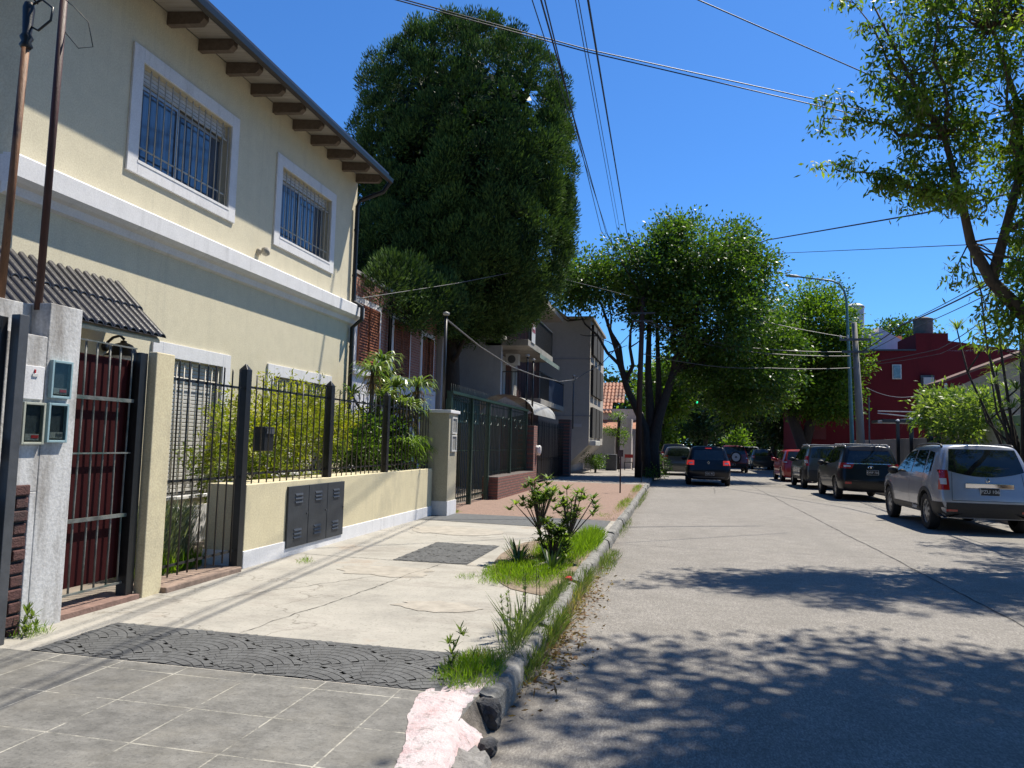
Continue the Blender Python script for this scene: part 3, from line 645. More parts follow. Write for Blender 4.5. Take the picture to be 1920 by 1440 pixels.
# barred side gate
SG = thing('barred_gate', 'narrow gate of thin black bars between the cream pillar and the black post', 'gate', (FX_, 6.4, .2))
def bars(par, y0, y1, z0, z1, n, x, rails, name='bars', m_=BLACKM, r=.008, spike=.02):
    b_ = MB()
    for i in range(n):
        yy = y0 + (y1 - y0) * i / (n - 1) + random.uniform(-.006, .006); xx = x + random.uniform(-.004, .004)
        b_.tube([(xx, yy, z0), (xx + random.uniform(-.006, .006), yy, z1 + random.uniform(-.02, .02)), (xx, yy, z1 + spike)], [r, r, .001], 6)
    obj(name, b_, m_, par, True)
    for z in rails: obj('rail', MB().box(x - .016, x - .008, y0 - .06, y1 + .06, z - .012, z + .012), m_, par)
bars(SG, 5.95, 6.92, .26, 2.22, 8, FX_, (.36, 1.12, 2.05))
struct('doorstep', MB().box(-4.75, -4.36, 5.83, 7.0, .1, .2), plain('brick_step2', (.33, .24, .19), .9, .3, 12, .5, c2=(.22, .16, .13)), bevel=.01)
FN = thing('front_fence', 'black bar fence standing on the low yellow wall', 'fence', (FX_ - .08, 10, 1.04))
def fpost(y, z0, x, h=2.3, s=.05):
    q = MB(); q.box(x - s, x + s, y - s, y + s, z0, h); q.add([(x - s, y - s, h), (x + s, y - s, h), (x + s, y + s, h), (x - s, y + s, h), (x, y, h + .07)], [(0, 1, 4), (1, 2, 4), (2, 3, 4), (3, 0, 4)]); return q
for y_, z_ in ((7.05, .15), (9.14, 1.02), (11.15, 1.02)): obj('post', fpost(y_, z_, FX_ - .02 - (.05 if z_ > 1 else 0), 2.25, .048), BLACKM, FN, bevel=.003)
for a_, b_, n_ in ((7.2, 9.02, 13), (9.28, 11.02, 12), (11.3, 13.25, 14)): bars(FN, a_, b_, 1.03, 2.2, n_, FX_ - .07, (1.14, 2.08), 'bar_panel')
LW = thing('low_wall', 'low yellow rendered planter wall with white base along the sidewalk', 'wall', (FX_, 10, .15))
obj('wall', MB().box(-4.92, FX_, 7.15, 13.36, .13, 1.03), CREAM2, LW, bevel=.008)
obj('plinth', MB().box(-4.93, FX_ + .012, 7.138, 13.36, .1, .33), WHITE, LW, bevel=.006)
CB = thing('meter_cabinet', 'three dark steel cabinet doors with louvres set in the yellow wall', 'cabinet', (FX_, 8.75, .24))
for i in range(3):
    a_ = 8.0 + i * .505; q = MB(); q.box(FX_ + .0, FX_ + .028, a_, a_ + .495, .245, .965)
    d = obj('door', q, CABM, CB, bevel=.004)
    for zc in (.82, .40):
        lv = MB()
        for k in range(3):
            z = zc + .045 * (k - 1); x = FX_ + .028; lv.add([(x, a_ + .15, z + .012), (x, a_ + .34, z + .012), (x + .014, a_ + .33, z - .012), (x + .014, a_ + .16, z - .012), (x, a_ + .33, z - .014), (x, a_ + .16, z - .014)], [(0, 3, 2, 1), (3, 5, 4, 2), (0, 5, 3), (1, 2, 4)])
        obj('louvre', lv, CABM, d)
    if 1: pass; q = MB(); q.lathe([(.012, 0), (.012, .012), (0, .014)], (FX_ + .028, a_ + .46, .62), 'x', 10); obj('lock', q, GREYM, d)
MBX = thing('mailbox', 'black metal mailbox hung on the bar fence', 'mailbox', (-4.6, 7.75, 1.48))
q = MB(); q.box(-4.72, -4.57, 7.66, 7.86, 1.38, 1.66); obj('case', q, BLACKM, MBX, bevel=.01); obj('flap', MB().box(-4.565, -4.555, 7.68, 7.84, 1.58, 1.64), GREYM, MBX)
# piers and green gate
PP = thing('cream_pier', 'cream pier with two white meter boxes at the end of the yellow wall', 'pillar', (-4.35, 13.6, .15))
obj('shaft', MB().box(-4.75, -4.17, 13.42, 13.98, .1, 2.08), stucco('pier_render', (.52, .48, .36), (.30, .28, .23), (.45, .7)), PP, bevel=.008)
obj('cap', MB().box(-4.80, -4.13, 13.38, 14.02, 2.08, 2.14), WHITE, PP, bevel=.008); obj('plinth', MB().box(-4.76, -4.155, 13.405, 13.99, .1, .42), WHITE, PP)
for z_ in (1.72, 1.38):
    q = MB(); frame(q, -4.17, 13.58, 13.84, z_, z_ + .26, .03, .03); o = obj('meter_box', q, WHITEP, PP); obj('backplate', MB().box(-4.17, -4.155, 13.58, 13.84, z_, z_ + .26), plain('meter_grey', (.3, .3, .28), .5, .4, 20), o)
tag(obj('brick_pier', MB().box(-4.7, -4.3, 14.02, 14.42, .1, 1.4), BRICKF, None, bevel=.006), 'short dark red brick pier against the cream pier', 'pillar')
GG = thing('green_gate', 'tall dark green iron gate and railing with spikes in front of the cypress', 'gate', (-4.5, 18, .2))
for a_, b_, n_, zb in ((14.55, 16.05, 12, .25), (16.2, 17.55, 11, .25), (17.8, 20.1, 17, .72), (20.25, 22.35, 15, .72)):
    bars(GG, a_, b_, zb, 2.48, n_, -4.5, (zb + .08, 1.35, 2.2, 2.45), 'bar_panel', IRONG, .010, .26)
for y_ in (14.48, 16.12, 17.68, 20.17, 22.4): obj('post', MB().box(-4.55, -4.45, y_ - .04, y_ + .04, .15, 2.55), IRONG, GG)
obj('top_beam', MB().box(-4.56, -4.42, 14.45, 22.45, 2.52, 2.58), IRONG, GG)
obj('screen', MB().box(-4.62, -4.6, 14.6, 17.2, 1.95, 2.42), plain('teal_screen', (.03, .10, .11), .6, .2, 4), GG)
q = MB()
for yc in np.arange(14.9, 22.2, .75):
    for s_ in (-1, 1): q.tube([(-4.5, yc + s_ * (.02 + .16 * math.sin(a)), 1.95 + .12 * a * .8) for a in np.linspace(0, 3.0, 9)], .008, 5)
obj('scrollwork', q, IRONG, GG, True)
tag(obj('low_brick_wall', MB().box(-4.62, -4.22, 17.75, 22.5, .1, .70), BRICKF, None, bevel=.008), 'low red brick base wall under the green railing', 'wall')
tag(obj('brick_pier', MB().box(-4.75, -4.25, 22.5, 23.1, .1, 2.1), BRICKF, None, bevel=.006), 'taller brick pier between the green railing and the black gate', 'pillar')
tag(obj('brick_pier', MB().box(-4.95, -4.45, 31.9, 32.5, .1, 2.62), BRICKF, None, bevel=.006), 'farthest brick pier beyond the black gate, nearest the grey building', 'pillar')
G2 = thing('black_gate', 'black iron gate between the two far brick piers', 'gate', (-4.7, 27.5, .2))
for a_, b_ in ((23.3, 25.8), (26.0, 28.8), (29.0, 31.7)):
    bars(G2, a_, b_, .25, 2.3, 16, -4.7, (.33, 1.0, 2.2), 'bar_panel', BLACKM, .012, .12)
    obj('lower_sheet', MB().box(-4.74, -4.73, a_, b_, .25, 1.0), CABM, G2)
fg = MB(); fg.box(-4.62, -4.36, 22.62, 22.9, 1.02, 1.25)
tag(rock('white_bag', (-4.2, 23.0, .98 + .35), (.09, .14, .16), WHITEP, 4, 2, .3), 'white plastic bag hanging on the taller brick pier', 'bag')
# tall thin masts carrying the service cable
for x_, y_, z0_, z1_, lb_ in ((-4.58, 14.3, 2.1, 4.1, 'thin black mast rising from the cream pier'), (-4.4, 22.9, 2.1, 4.15, 'thin dark mast on the taller brick pier, the nearer of two'), (-4.62, 23.05, 2.1, 4.3, 'second thin mast on the taller brick pier, behind the first'), (-4.2, 31, 2.2, 4.4, 'thin grey mast against the grey building wall')):
    t_ = thing('cable_mast', lb_, 'mast', (x_, y_, z0_)); q = MB(); q.cyl(x_, y_, z0_, z1_, .032, 8); obj('tube', q, GREYM if y_ > 30 else BLACKM, t_, True); q = MB(); q.lathe([(.03, 0), (.07, .02), (.07, .06), (.0, .09)], (x_, y_, z1_), 'z', 10); obj('cap', q, GALV, t_, True)
# ================================================================== HOUSES BEYOND, LEFT
BX = -7.0
B = thing('brick_house', 'red brick house with brown slatted shutters half hidden behind the cypress', 'house', (BX, 19, .15))
hb = [(15.3, 16.5, 3.2, 4.6), (17.5, 18.6, 3.2, 4.6), (19.7, 20.6, 3.1, 4.5)]
q = MB(); wall_face(q, BX, 13.6, 21.0, .1, 5.25, hb, .15); q.box(BX - 7, BX - .16, 13.6, 21.0, .1, 5.24); obj('wall', q, BRICKH, B)
obj('roof', MB().box(BX - 7, BX + .02, 13.55, 21.05, 5.25, 5.33), GREYR, B)
for a_, b_, c_, e_ in hb:
    q = MB(); frame(q, BX, a_, b_, c_, e_, .14, .03); wo = obj('window', q, WHITE, B); obj('pane', MB().box(BX - .12, BX - .1, a_, b_, c_, e_), WINGL, wo)
    for s0, s1 in ((a_ - .0, a_ + .62), (b_ - .62, b_)):
        q = MB(); frame(q, BX + .03, s0 + .05, s1 - .05, c_ + .05, e_ - .05, .05, .03); z = c_ + .07
        while z < e_ - .08: q.add([(BX + .055, s0 + .05, z), (BX + .055, s1 - .05, z), (BX + .035, s1 - .05, z + .06), (BX + .035, s0 + .05, z + .06)], [(0, 1, 2, 3)]); z += .065
        obj('shutter', q, BROWNS, wo)
    obj('sill', MB().box(BX - .1, BX + .08, a_ - .18, b_ + .18, c_ - .22, c_ - .14), WHITE, wo)
q = MB(); q.box(BX + .001, BX + .02, 13.6, 21.0, .1, 3.0); obj('base_render', q, WHITE, B)
tag(obj('chimney_flue', MB().box(-7.25, -6.85, 21.1, 21.5, .1, 6.6), GREYR, None, bevel=.01), 'tall pale grey square flue beside the cypress trunk', 'flue')
q = MB(); q.cyl(-6.9, 17.05, .15, 5.2, .05, 8); tag(obj('drainpipe', q, plain('matt_black_pipe', (.012, .012, .013), .95, .2, 9, 0, 0, .05), None, True), 'black vertical pipe in front of the brick house windows', 'pipe')
# balcony building
A_ = thing('balcony_building', 'grey rendered apartment building with two projecting balconies', 'building', (-6, 29, .15))
q = MB(); q.box(-14, -5.95, 25.0, 25.25, .1, 9.0); q.box(-14, -6.6, 25.26, 35.9, .1, 9.0); obj('wall', q, GREYR, A_, bevel=.01)
obj('brick_panel', MB().box(-6.6, -6.56, 25.3, 35.8, .15, 7.3), plain('dark_brick', (.16, .07, .06), .85, .3, 10, .5), A_)
q = MB(); q.box(-6.6, -5.3, 24.7, 35.0, 7.4, 7.6); obj('roof', q, TAUPE, A_, bevel=.01)
def balcony(y0, y1, z, x1, side):
    q = MB().box(-6.55, x1, y0, y1, z - .22, z); s_ = obj('balcony', q, stucco('balcony_slab', (.42, .40, .36), (.2, .19, .17), (.45, .7)), A_, bevel=.01)
    q = MB()
    for (xa, ya, xb, yb) in ((x1 - .03, y0 + .03, x1 - .03, y1 - .03), (-6.5, y0 + .03, x1 - .03, y0 + .03)):
        n = int(math.hypot(xb - xa, yb - ya) / .12)
        for i in range(n + 1):
            t = i / n; q.tube([(xa + (xb - xa) * t, ya + (yb - ya) * t, z), (xa + (xb - xa) * t, ya + (yb - ya) * t, z + 1.0)], .009, 5)
    obj('balusters', q, BLACKM, s_)
    q = MB(); q.box(x1 - .05, x1 - .01, y0, y1, z + 1.0, z + 1.04); q.box(-6.55, x1 - .05, y0, y0 + .04, z + 1.0, z + 1.04); obj('handrail', q, GREYM, s_)
    return s_
b1 = balcony(25.0, 30.3, 5.15, -5.0, 1); b2 = balcony(27.6, 33.6, 3.25, -4.98, 0)
obj('privacy_screen', MB().box(-5.06, -5.045, 25.3, 30.2, 5.17, 6.12), plain('dark_netting', (.022, .026, .034), .8, .3, 4, .1), b1)
obj('privacy_screen', MB().box(-5.02, -5.005, 29.6, 33.5, 3.25, 4.2), NAVYP, b2)
obj('awning', MB().add([(-5.0, 26.0, 4.90), (-4.75, 26.0, 4.78), (-4.75, 30.6, 4.78), (-5.0, 30.6, 4.90), (-4.75, 26.0, 4.62), (-4.75, 30.6, 4.62)], [(0, 1, 2, 3), (1, 4, 5, 2)]), plain('green_canvas', (.20, .27, .24), .8, .3, 6, .1, vs=(1, 6, 1)), A_)
obj('wooden_door', MB().box(-6.56, -6.52, 25.35, 26.6, 5.15, 7.0), ORANGW, A_); obj('curtain', MB().box(-6.0, -5.97, 25.3, 25.9, 5.2, 7.1), WHITEP, A_)
obj('white_door', MB().box(-6.56, -6.52, 27.0, 28.2, 3.0, 4.9), SHUTR, A_)
obj('white_door', MB().box(-6.56, -6.52, 29.4, 30.4, 3.0, 4.9), SHUTR, A_)
SGN = thing('balcony_sign', 'red and white for-sale style board tied on the upper balcony', 'sign', (-4.98, 25.75, 5.5))
obj('board', MB().box(-5.0, -4.97, 25.5, 26.15, 5.12, 6.0), WHITEP, SGN); obj('red_panel', MB().box(-4.97, -4.965, 25.55, 26.1, 5.5, 5.94), plain('dull_red_print', (.33, .08, .10), .5, .3, 14, 0), SGN); obj('print', MB().box(-4.965, -4.96, 25.68, 25.98, 5.62, 5.82), WHITEP, SGN)
ACU = thing('air_conditioner', 'white air conditioner unit hanging under the upper balcony', 'air conditioner', (-5.9, 26.5, 4.3)); obj('case', MB().box(-6.1, -5.6, 26.3, 26.6, 4.40, 4.80), SHUTR, ACU, bevel=.02)
q = MB(); q.lathe([(0, 0), (.13, 0), (.15, .01), (.13, .02)], (-5.86, 26.28, 4.60), 'z', 16); q.v = [(x, 26.28 + (z - 4.60), 4.60 + (y - 26.28)) for x, y, z in q.v]; obj('fan_grille', q, GREYM, ACU)
CN = thing('entrance_canopy', 'small pale grey arched canopy behind the green railing', 'canopy', (-5.2, 24.5, 2.4)); q = MB(); pts = 12; vs = []
for yy in (22.7, 27.0):
    for i in range(pts + 1):
        t = math.pi * i / pts; vs.append((-5.25 + .95 * math.cos(t), yy, 2.45 + .62 * math.sin(t)))
q.add(vs, [(i, i + 1, i + pts + 2, i + pts + 1) for i in range(pts)]); obj('shell', q, GALV, CN, True); obj('gable', MB().add([(-4.35, 22.75, 2.5), (-5.25, 22.75, 3.0), (-6.15, 22.75, 2.5), (-5.25, 22.75, 2.3)], [(0, 1, 2, 3)]), PINKW, CN)
# tall taupe building, its side wall facing the camera
T = thing('taupe_building', 'tall taupe apartment block whose blank side wall overhangs the sidewalk', 'building', (-5, 38, .15))
q = MB(); prof = [(-14, .1), (-5.15, .1), (-5.15, .5), (-4.08, 1.55), (-4.08, 7.72), (-5.25, 7.60), (-7.6, 9.4), (-14, 9.4)]
vs = [(x, yy, z) for yy in (36, 43) for x, z in prof]; k = len(prof)
q.add(vs, [tuple(range(k)), tuple(range(2 * k - 1, k - 1, -1))] + [(i, i + k, (i + 1) % k + k, (i + 1) % k) for i in range(k)]); obj('wall', q, TAUPE, T)
q = MB()
for z in (5.75, 2.95): q.box(-9, -4.05, 35.97, 35.999, z - .03, z + .03)
obj('string_course', q, GREYR, T)
q = MB(); q.add([(-7.62, 35.9, 9.42), (-5.2, 35.9, 7.62), (-5.2, 43, 7.62), (-7.62, 43, 9.42), (-7.62, 35.9, 9.6), (-5.1, 35.9, 7.74), (-5.1, 43, 7.74), (-7.62, 43, 9.6)], [(0, 1, 5, 4), (4, 5, 6, 7), (0, 4, 7, 3)]); q.box(-5.25, -3.95, 35.9, 43, 7.725, 7.85); obj('parapet', q, stucco('parapet', (.5, .44, .34), (.3, .27, .22), (.4, .7)), T)
q = MB()
for z in (1.9, 4.0, 6.0):
    for y_ in (36.4, 38.2, 40): q.box(-4.07, -3.95, y_, y_ + 1.5, z, z + 1.5)
bw = obj('window', q, DARKR, T, label='stacked dark window bays seen edge-on')
obj('planter', MB().box(-4.07, -3.75, 36.1, 38.2, 1.5, 1.75), WHITEP, T, bevel=.03)
obj('plaque', MB().box(-4.85, -4.45, 35.96, 35.999, 2.4, 2.56), SHUTR, T)
# tiled house at the corner
TH = thing('tiled_house', 'low white house with broken terracotta roof beyond the taupe block', 'house', (-4, 48, .15))
q = MB(); q.box(-10, -2.2, 48, 55, .1, 3.9); q.box(-3.3, -2.6, 46.0, 47.99, .1, 3.2); obj('wall', q, PINKW, TH)
q = MB()
for r_ in range(9):
    z = 3.6 + r_ * .24; yy = 47.8 + r_ * .3
    for i in range(26): q.add([(-9.5 + i * .24, yy, z + .02), (-9.38 + i * .24, yy - .05, z + .09), (-9.26 + i * .24, yy, z + .02), (-9.26 + i * .24, yy + .34, z + .26), (-9.38 + i * .24, yy + .3, z + .33), (-9.5 + i * .24, yy + .34, z + .26)], [(0, 1, 4, 5), (1, 2, 3, 4), (0, 2, 1)]) if not (i > 22 - r_ * .0 and r_ < 3) else None
obj('roof', q, TILEO, TH)
obj('lower_roof', MB().add([(-4.9, 46.8, 2.6), (-2.3, 46.8, 2.6), (-2.3, 48, 3.2), (-4.9, 48, 3.2)], [(0, 1, 2, 3)]), TILEO, TH)
obj('window', MB().box(-3.55, -2.95, 47.97, 47.99, 1.0, 2.5), DARKR, TH); q = MB().cyl(-2.1, 46.5, .1, 3.3, .1, 8); obj('column', q, WHITEP, TH)
tag(obj('garden_wall', MB().box(-9, -3.45, 44.0, 44.2, .1, 2.3), GREYR, None, bevel=.01), 'grey garden wall at the foot of the taupe building', 'wall')
tag(obj('bin', MB().box(-3.75, -3.15, 41.5, 42.1, .15, 1.05), GREYM, None, bevel=.04), 'grey boxed bin standing by the grey garden wall', 'bin')
for x_, y_, lb in ((-2.6, 43.5, 'dark red metal chair standing on the sunny sidewalk'), (-1.95, 44, 'dark metal chair nearer the big tree trunk')):
    c_ = thing('chair', lb, 'chair', (x_, y_, .15)); q = MB().box(x_ - .24, x_ + .24, y_ - .24, y_ + .24, .58, .62); obj('seat', q, PLAST, c_)
    q = MB(); 
    for dx in (-.22, .22):
        for dy in (-.22, .22): ql = MB().cyl(x_ + dx, y_ + dy, .15, .58, .015, 6); obj('leg', ql, BLACKM, c_)
    q = MB(); q.box(x_ - .24, x_ + .24, y_ + .2, y_ + .23, .85, 1.05); q.cyl(x_ - .22, y_ + .22, .62, 1.05, .015, 6); q.cyl(x_ + .22, y_ + .22, .62, 1.05, .015, 6); obj('backrest', q, REDPL if 'red' in lb else PLAST, c_)

# ================================================================== RIGHT SIDE
RB = thing('maroon_building', 'large windowless maroon building across the street with a water tank', 'building', (13, 52, .15))
q = MB(); q.box(8.15, 26, 52, 60, .1, 8.15); q.box(15.2, 17.1, 51.99, 56, 8.15, 9.3); q.add([(17.1, 51.995, 8.151), (21.5, 51.995, 8.151), (17.1, 51.995, 8.8)], [(0, 1, 2)]); obj('wall', q, REDW, RB)
q = MB(); frame(q, 13.8, 0, 1, 0, 1, .1, .1); w1 = MB().box(13.75, 14.3, 51.9, 51.98, 6.3, 7.25); wo = obj('window', w1, WHITEP, RB); obj('pane', MB().box(13.82, 14.23, 51.86, 51.9, 6.37, 7.18), GLASSL, wo)
w1 = MB().box(15.4, 16.2, 51.8, 51.98, 5.9, 6.55); wo = obj('window', w1, GREYM, RB, label='small window with an air conditioner'); obj('unit', MB().box(15.5, 16.1, 51.6, 51.8, 5.95, 6.4), SHUTR, wo)
obj('window', MB().box(15.55, 16.3, 51.9, 51.98, 4.6, 5.4), DARKR, RB); obj('window', MB().box(8.9, 9.7, 51.9, 51.98, 2.3, 3.5), plain('red_blind', (.18, .03, .03), .7, .2, 4), RB)
obj('coping', MB().box(8.1, 15.19, 51.9, 60, 8.151, 8.25), TILED, RB)
def tank(x, y, z, r, h, m_, lb):
    t_ = thing('water_tank', lb, 'water tank', (x, y, z)); q = MB(); q.lathe([(0, 0), (r, 0), (r, h * .82), (r * 1.06, h * .84), (r * 1.06, h * .9), (r * .55, h), (0, h)], (x, y, z), 'z', 20); obj('body', q, m_, t_, 'auto'); return t_
tank(15.95, 53, 9.3, .58, 1.2, plain('tank_grey', (.16, .145, .13), .9, .3, 3, .2), 'dark grey round water tank on the maroon building')
wt = tank(12.9, 58, 10.5, .62, 1.9, SHUTR, 'pale water tank on a white tower behind the utility pole')
WT = thing('white_tower', 'white stair tower and gable behind the maroon building', 'building', (13.5, 60, .1)); q = MB(); q.box(12.0, 14.4, 57.5, 60, .1, 10.2); q.box(12.3, 13.6, 57.4, 59, 10.2, 10.5); q.add([(14.4, 57.6, 10.6), (17.6, 57.6, 8.6), (14.4, 57.6, 8.2), (14.4, 59.9, 10.6), (17.6, 59.9, 8.6)], [(0, 1, 2), (0, 1, 4, 3)]); obj('wall', q, WHITE, WT); q = MB().box(14.5, 16.6, 60, 61, 8.5, 10.3); obj('brick_stack', q, ORANGW, WT)
TR = thing('tan_house', 'tan house with a sloping tiled eave across the street', 'house', (15, 42, .1)); q = MB(); q.box(13.6, 24, 40, 41.9, .1, 4.9); q.add([(13.6, 39.99, 4.9), (24, 39.99, 4.9), (24, 39.99, 7.2), (17, 39.99, 6.6)], [(0, 1, 2, 3)]); obj('wall', q, TANW, TR)
obj('roof', MB().add([(12.6, 39.6, 4.95), (17, 39.6, 6.75), (24.5, 39.6, 7.6), (24.5, 42, 7.6), (17, 42, 6.75), (12.6, 42, 4.95), (12.6, 39.6, 5.07), (17, 39.6, 6.87), (24.5, 39.6, 7.72), (24.5, 42, 7.72), (17, 42, 6.87), (12.6, 42, 5.07)], [(0, 1, 7, 6), (1, 2, 8, 7), (6, 7, 10, 11), (7, 8, 9, 10), (0, 5, 4, 1), (1, 4, 3, 2), (0, 6, 11, 5)]), plain('brown_tile', (.17, .085, .06), .8, .35, 3, .4), TR); q = MB().cyl(12.9, 39.7, .1, 5.0, .07, 8); obj('column', q, WHITEP, TR)
CF = thing('carport_frame', 'black folded canopy frame with white edges in front of the maroon wall', 'canopy', (11, 38, 2.5)); q = MB()
for a_, b_ in (((9.4, 38, 3.5), (14, 38, 3.45)), ((9.4, 38, 2.95), (14, 38, 2.95)), ((9.4, 38, 3.4), (11.4, 38, 3.2)), ((11.4, 38, 3.2), (9.4, 38, 3.02))): q.tube([a_, b_], .03, 6)
obj('tubes', q, ALU, CF); obj('fabric', MB().box(9.6, 14, 37.9, 40, 2.98, 3.12), BLACKM, CF); obj('leg', MB().cyl(10.9, 38, .1, 2.95, .05, 6), BLACKM, CF); obj('leg', MB().cyl(13.9, 38, .1, 2.95, .05, 6), BLACKM, CF)
tag(obj('boundary_wall', MB().box(9.45, 9.6, 13, 26.6, .1, 2.7), GREENW, None, bevel=.01), 'pale green boundary wall behind the silver car', 'wall')
tag(obj('concrete_wall', MB().box(9.5, 9.62, 26.7, 44, .1, 2.15), CONCP, None, bevel=.01), 'low grey wall with panels behind the black posts', 'wall')
pg = None
for i, (x_, y_) in enumerate(((9.35, 28.2), (9.35, 29.6), (9.35, 30.4), (9.35, 32.8), (9.35, 34.6))):
    loc = (x_, y_, .14); lb = ['nearest', 'second nearest', 'middle', 'second farthest', 'farthest'][i] + ' of the black posts with white caps before the grey wall'
    if pg is None:
        pg = thing('fence_post', lb, 'post', loc, 'black posts with white caps'); obj('shaft', MB().box(x_ - .06, x_ + .06, y_ - .06, y_ + .06, .14, 2.9), BLACKM, pg); q = MB(); q.lathe([(.08, 0), (.08, .03), (.05, .07), (0, .09)], (x_, y_, 2.9), 'z', 10); obj('cap', q, WHITEP, pg)
    else: copy_tree(pg, loc, lb)
NS = thing('notice_board', 'faded white notice sheet on the green wall', 'sign', (9.3, 25, 1.8)); q = MB(); q.box(9.30, 9.36, 24.4, 25.25, 1.75, 2.75); obj('board', q, stucco('faded_print', (.62, .62, .66), (.40, .42, .40), (.42, .6), (3, 3, 3)), NS); obj('post', MB().box(9.37, 9.43, 24.8, 24.86, .14, 2.7), GREYM, NS)
# street lamp, poles
SL = thing('street_lamp', 'tall teal street lamp whose arm reaches over the road on the right', 'street lamp', (7.95, 36.5, .14))
q = MB(); q.tube([(7.95, 36.5, .14), (7.92, 36.5, 2.5), (7.85, 36.5, 5.5), (7.75, 36.5, 8.6), (7.66, 36.5, 9.0), (7.45, 36.5, 9.35), (7.1, 36.5, 9.5), (5.6, 36.5, 9.72)], [.10, .09, .075, .055, .05, .045, .04, .035], 10); obj('pole', q, TEALP, SL, True)
q = MB(); q.lathe([(0, 0), (.06, .02), (.11, .2), (.12, .45), (.06, .68), (0, .7)], (0, 0, 0), 'x', 12); q.v = [(5.75 - x, 36.5 + y, 9.72 + z * .6 + x * .12) for x, y, z in q.v]; obj('lamp_head', q, GALV, SL, True)
UP = thing('utility_pole', 'weathered concrete utility pole beside the teal street lamp', 'utility pole', (8.5, 35.5, .14)); q = MB(); q.tube([(8.12, 35.5, .14), (8.02, 35.5, 3.5), (7.85, 35.5, 7.35)], [.19, .16, .11], 10); obj('shaft', q, CONCP, UP, True)
q = MB(); q.box(7.2, 8.5, 35.30, 35.38, 6.5, 6.6); q.box(7.3, 8.4, 35.30, 35.38, 5.95, 6.05); q.tube([(8.45, 35.6, .14), (8.45, 35.6, 4.0)], .035, 6); obj('crossarm', q, GREYM, UP)
for x_ in (7.25, 7.55, 8.15, 8.45):
    q = MB(); q.lathe([(.03, 0), (.05, .04), (.03, .08), (.05, .12), (.0, .16)], (x_, 35.34, 6.6), 'z', 8); obj('insulator', q, WHITEP, UP, True)
U2 = thing('wooden_pole', 'brown wooden utility pole on the left kerb beside the big tree', 'utility pole', (-1.6, 33.6, .14)); q = MB(); q.tube([(-1.6, 33.6, .14), (-1.56, 33.6, 4), (-1.46, 33.6, 8.3)], [.15, .13, .1], 10); obj('shaft', q, plain('creosoted_pole', (.085, .04, .025), .8, .4, 8, .5, vs=(3, 3, .3)), U2, True)
q = MB(); q.box(-2.0, -.9, 33.5, 33.58, 7.5, 7.58); q.box(-1.9, -1.0, 33.5, 33.58, 7.15, 7.22); obj('crossarm', q, GREYM, U2)
ST = thing('stake_sign', 'short dark metal stake with a small plate on the red sidewalk', 'post', (-1.57, 22.3, .15)); q = MB(); q.box(-1.59, -1.55, 22.28, 22.32, .15, 1.25); obj('post', q, plain('rust_stake', (.05, .02, .025), .7, .3, 9), ST); obj('plate', MB().box(-1.65, -1.49, 22.27, 22.275, 1.22, 1.42), plain('plate_back', (.06, .04, .045), .6, .3, 9), ST)
for (x_, y_, h_, lb) in ((-1.25, 29.2, .95, 'thin dark bent stake near the kerb before the big tree'), (-2.9, 40, .9, 'low black post near the clipped hedge')):
    q = MB().tube([(x_, y_, .15), (x_ + .02, y_, h_)], .02, 6); tag(obj('stake', q, BLACKM), lb, 'post')
# traffic light over the road, far off
TL = thing('traffic_light', 'hanging green traffic light far down the street', 'traffic light', (2.2, 78, 6)); q = MB().box(1.95, 2.45, 77.8, 78.1, 6.0, 7.2); obj('case', q, BLACKM, TL, bevel=.03)
for z_, mm in ((6.85, plain('lens_red_off', (.08, .01, .01), .3)), (6.55, plain('lens_amber_off', (.09, .05, .01), .3)), (6.2, emit('green_signal', (.02, .8, .35), 2.5))):
    q = MB(); q.lathe([(0, .0), (.13, 0), (.13, .04)], (0, 0, 0), 'x', 14); q.v = [(2.2 + y, 77.79 - x, z_ + z) for x, y, z in q.v]; obj('lens', q, mm, TL)
q = MB(); q.tube([(-1.5, 78, 6.3), (-.5, 78, 6.9), (2.0, 78, 7.3)], .06, 6); q.tube([(-1.5, 78, .1), (-1.5, 78, 6.35)], .1, 8); obj('arm', q, GREYM, TL)
# ================================================================== TREES
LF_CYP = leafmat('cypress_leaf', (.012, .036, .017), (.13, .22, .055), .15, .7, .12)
LF_ST = leafmat('street_leaf', (.030, .075, .015), (.155, .26, .035), .42, .42, .45)
LF_LT = leafmat('light_leaf', (.05, .11, .012), (.20, .32, .03), .5, .45, .5)
LF_POD = leafmat('ash_leaf', (.05, .125, .015), (.27, .36, .045), .5, .5, .3)
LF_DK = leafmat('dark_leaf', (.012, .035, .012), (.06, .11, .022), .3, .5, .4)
LF_GOLD = leafmat('golden_leaf', (.12, .19, .02), (.46, .44, .03), .45, .5, .4)
LF_ALOE = leafmat('aloe_leaf', (.08, .17, .04), (.34, .42, .12), .25, .35, .5)
LF_DRY = leafmat('dry_leaf', (.15, .08, .045), (.44, .31, .19), .3, .8, .2)
LF_LAV = leafmat('lavender_leaf', (.10, .13, .10), (.28, .32, .25), .3, .7, .2)
LF_GR = leafmat('grass_blade', (.09, .19, .015), (.30, .44, .04), .5, .5, .3)
LF_WD = leafmat('weed_leaf', (.07, .13, .03), (.24, .30, .10), .4, .6, .3)
LF_GL = leafmat('glossy_leaf', (.02, .05, .018), (.10, .16, .04), .25, .45, .35)
LF_SHR = leafmat('shrub_leaf', (.07, .14, .035), (.30, .38, .11), .5, .42, .35)
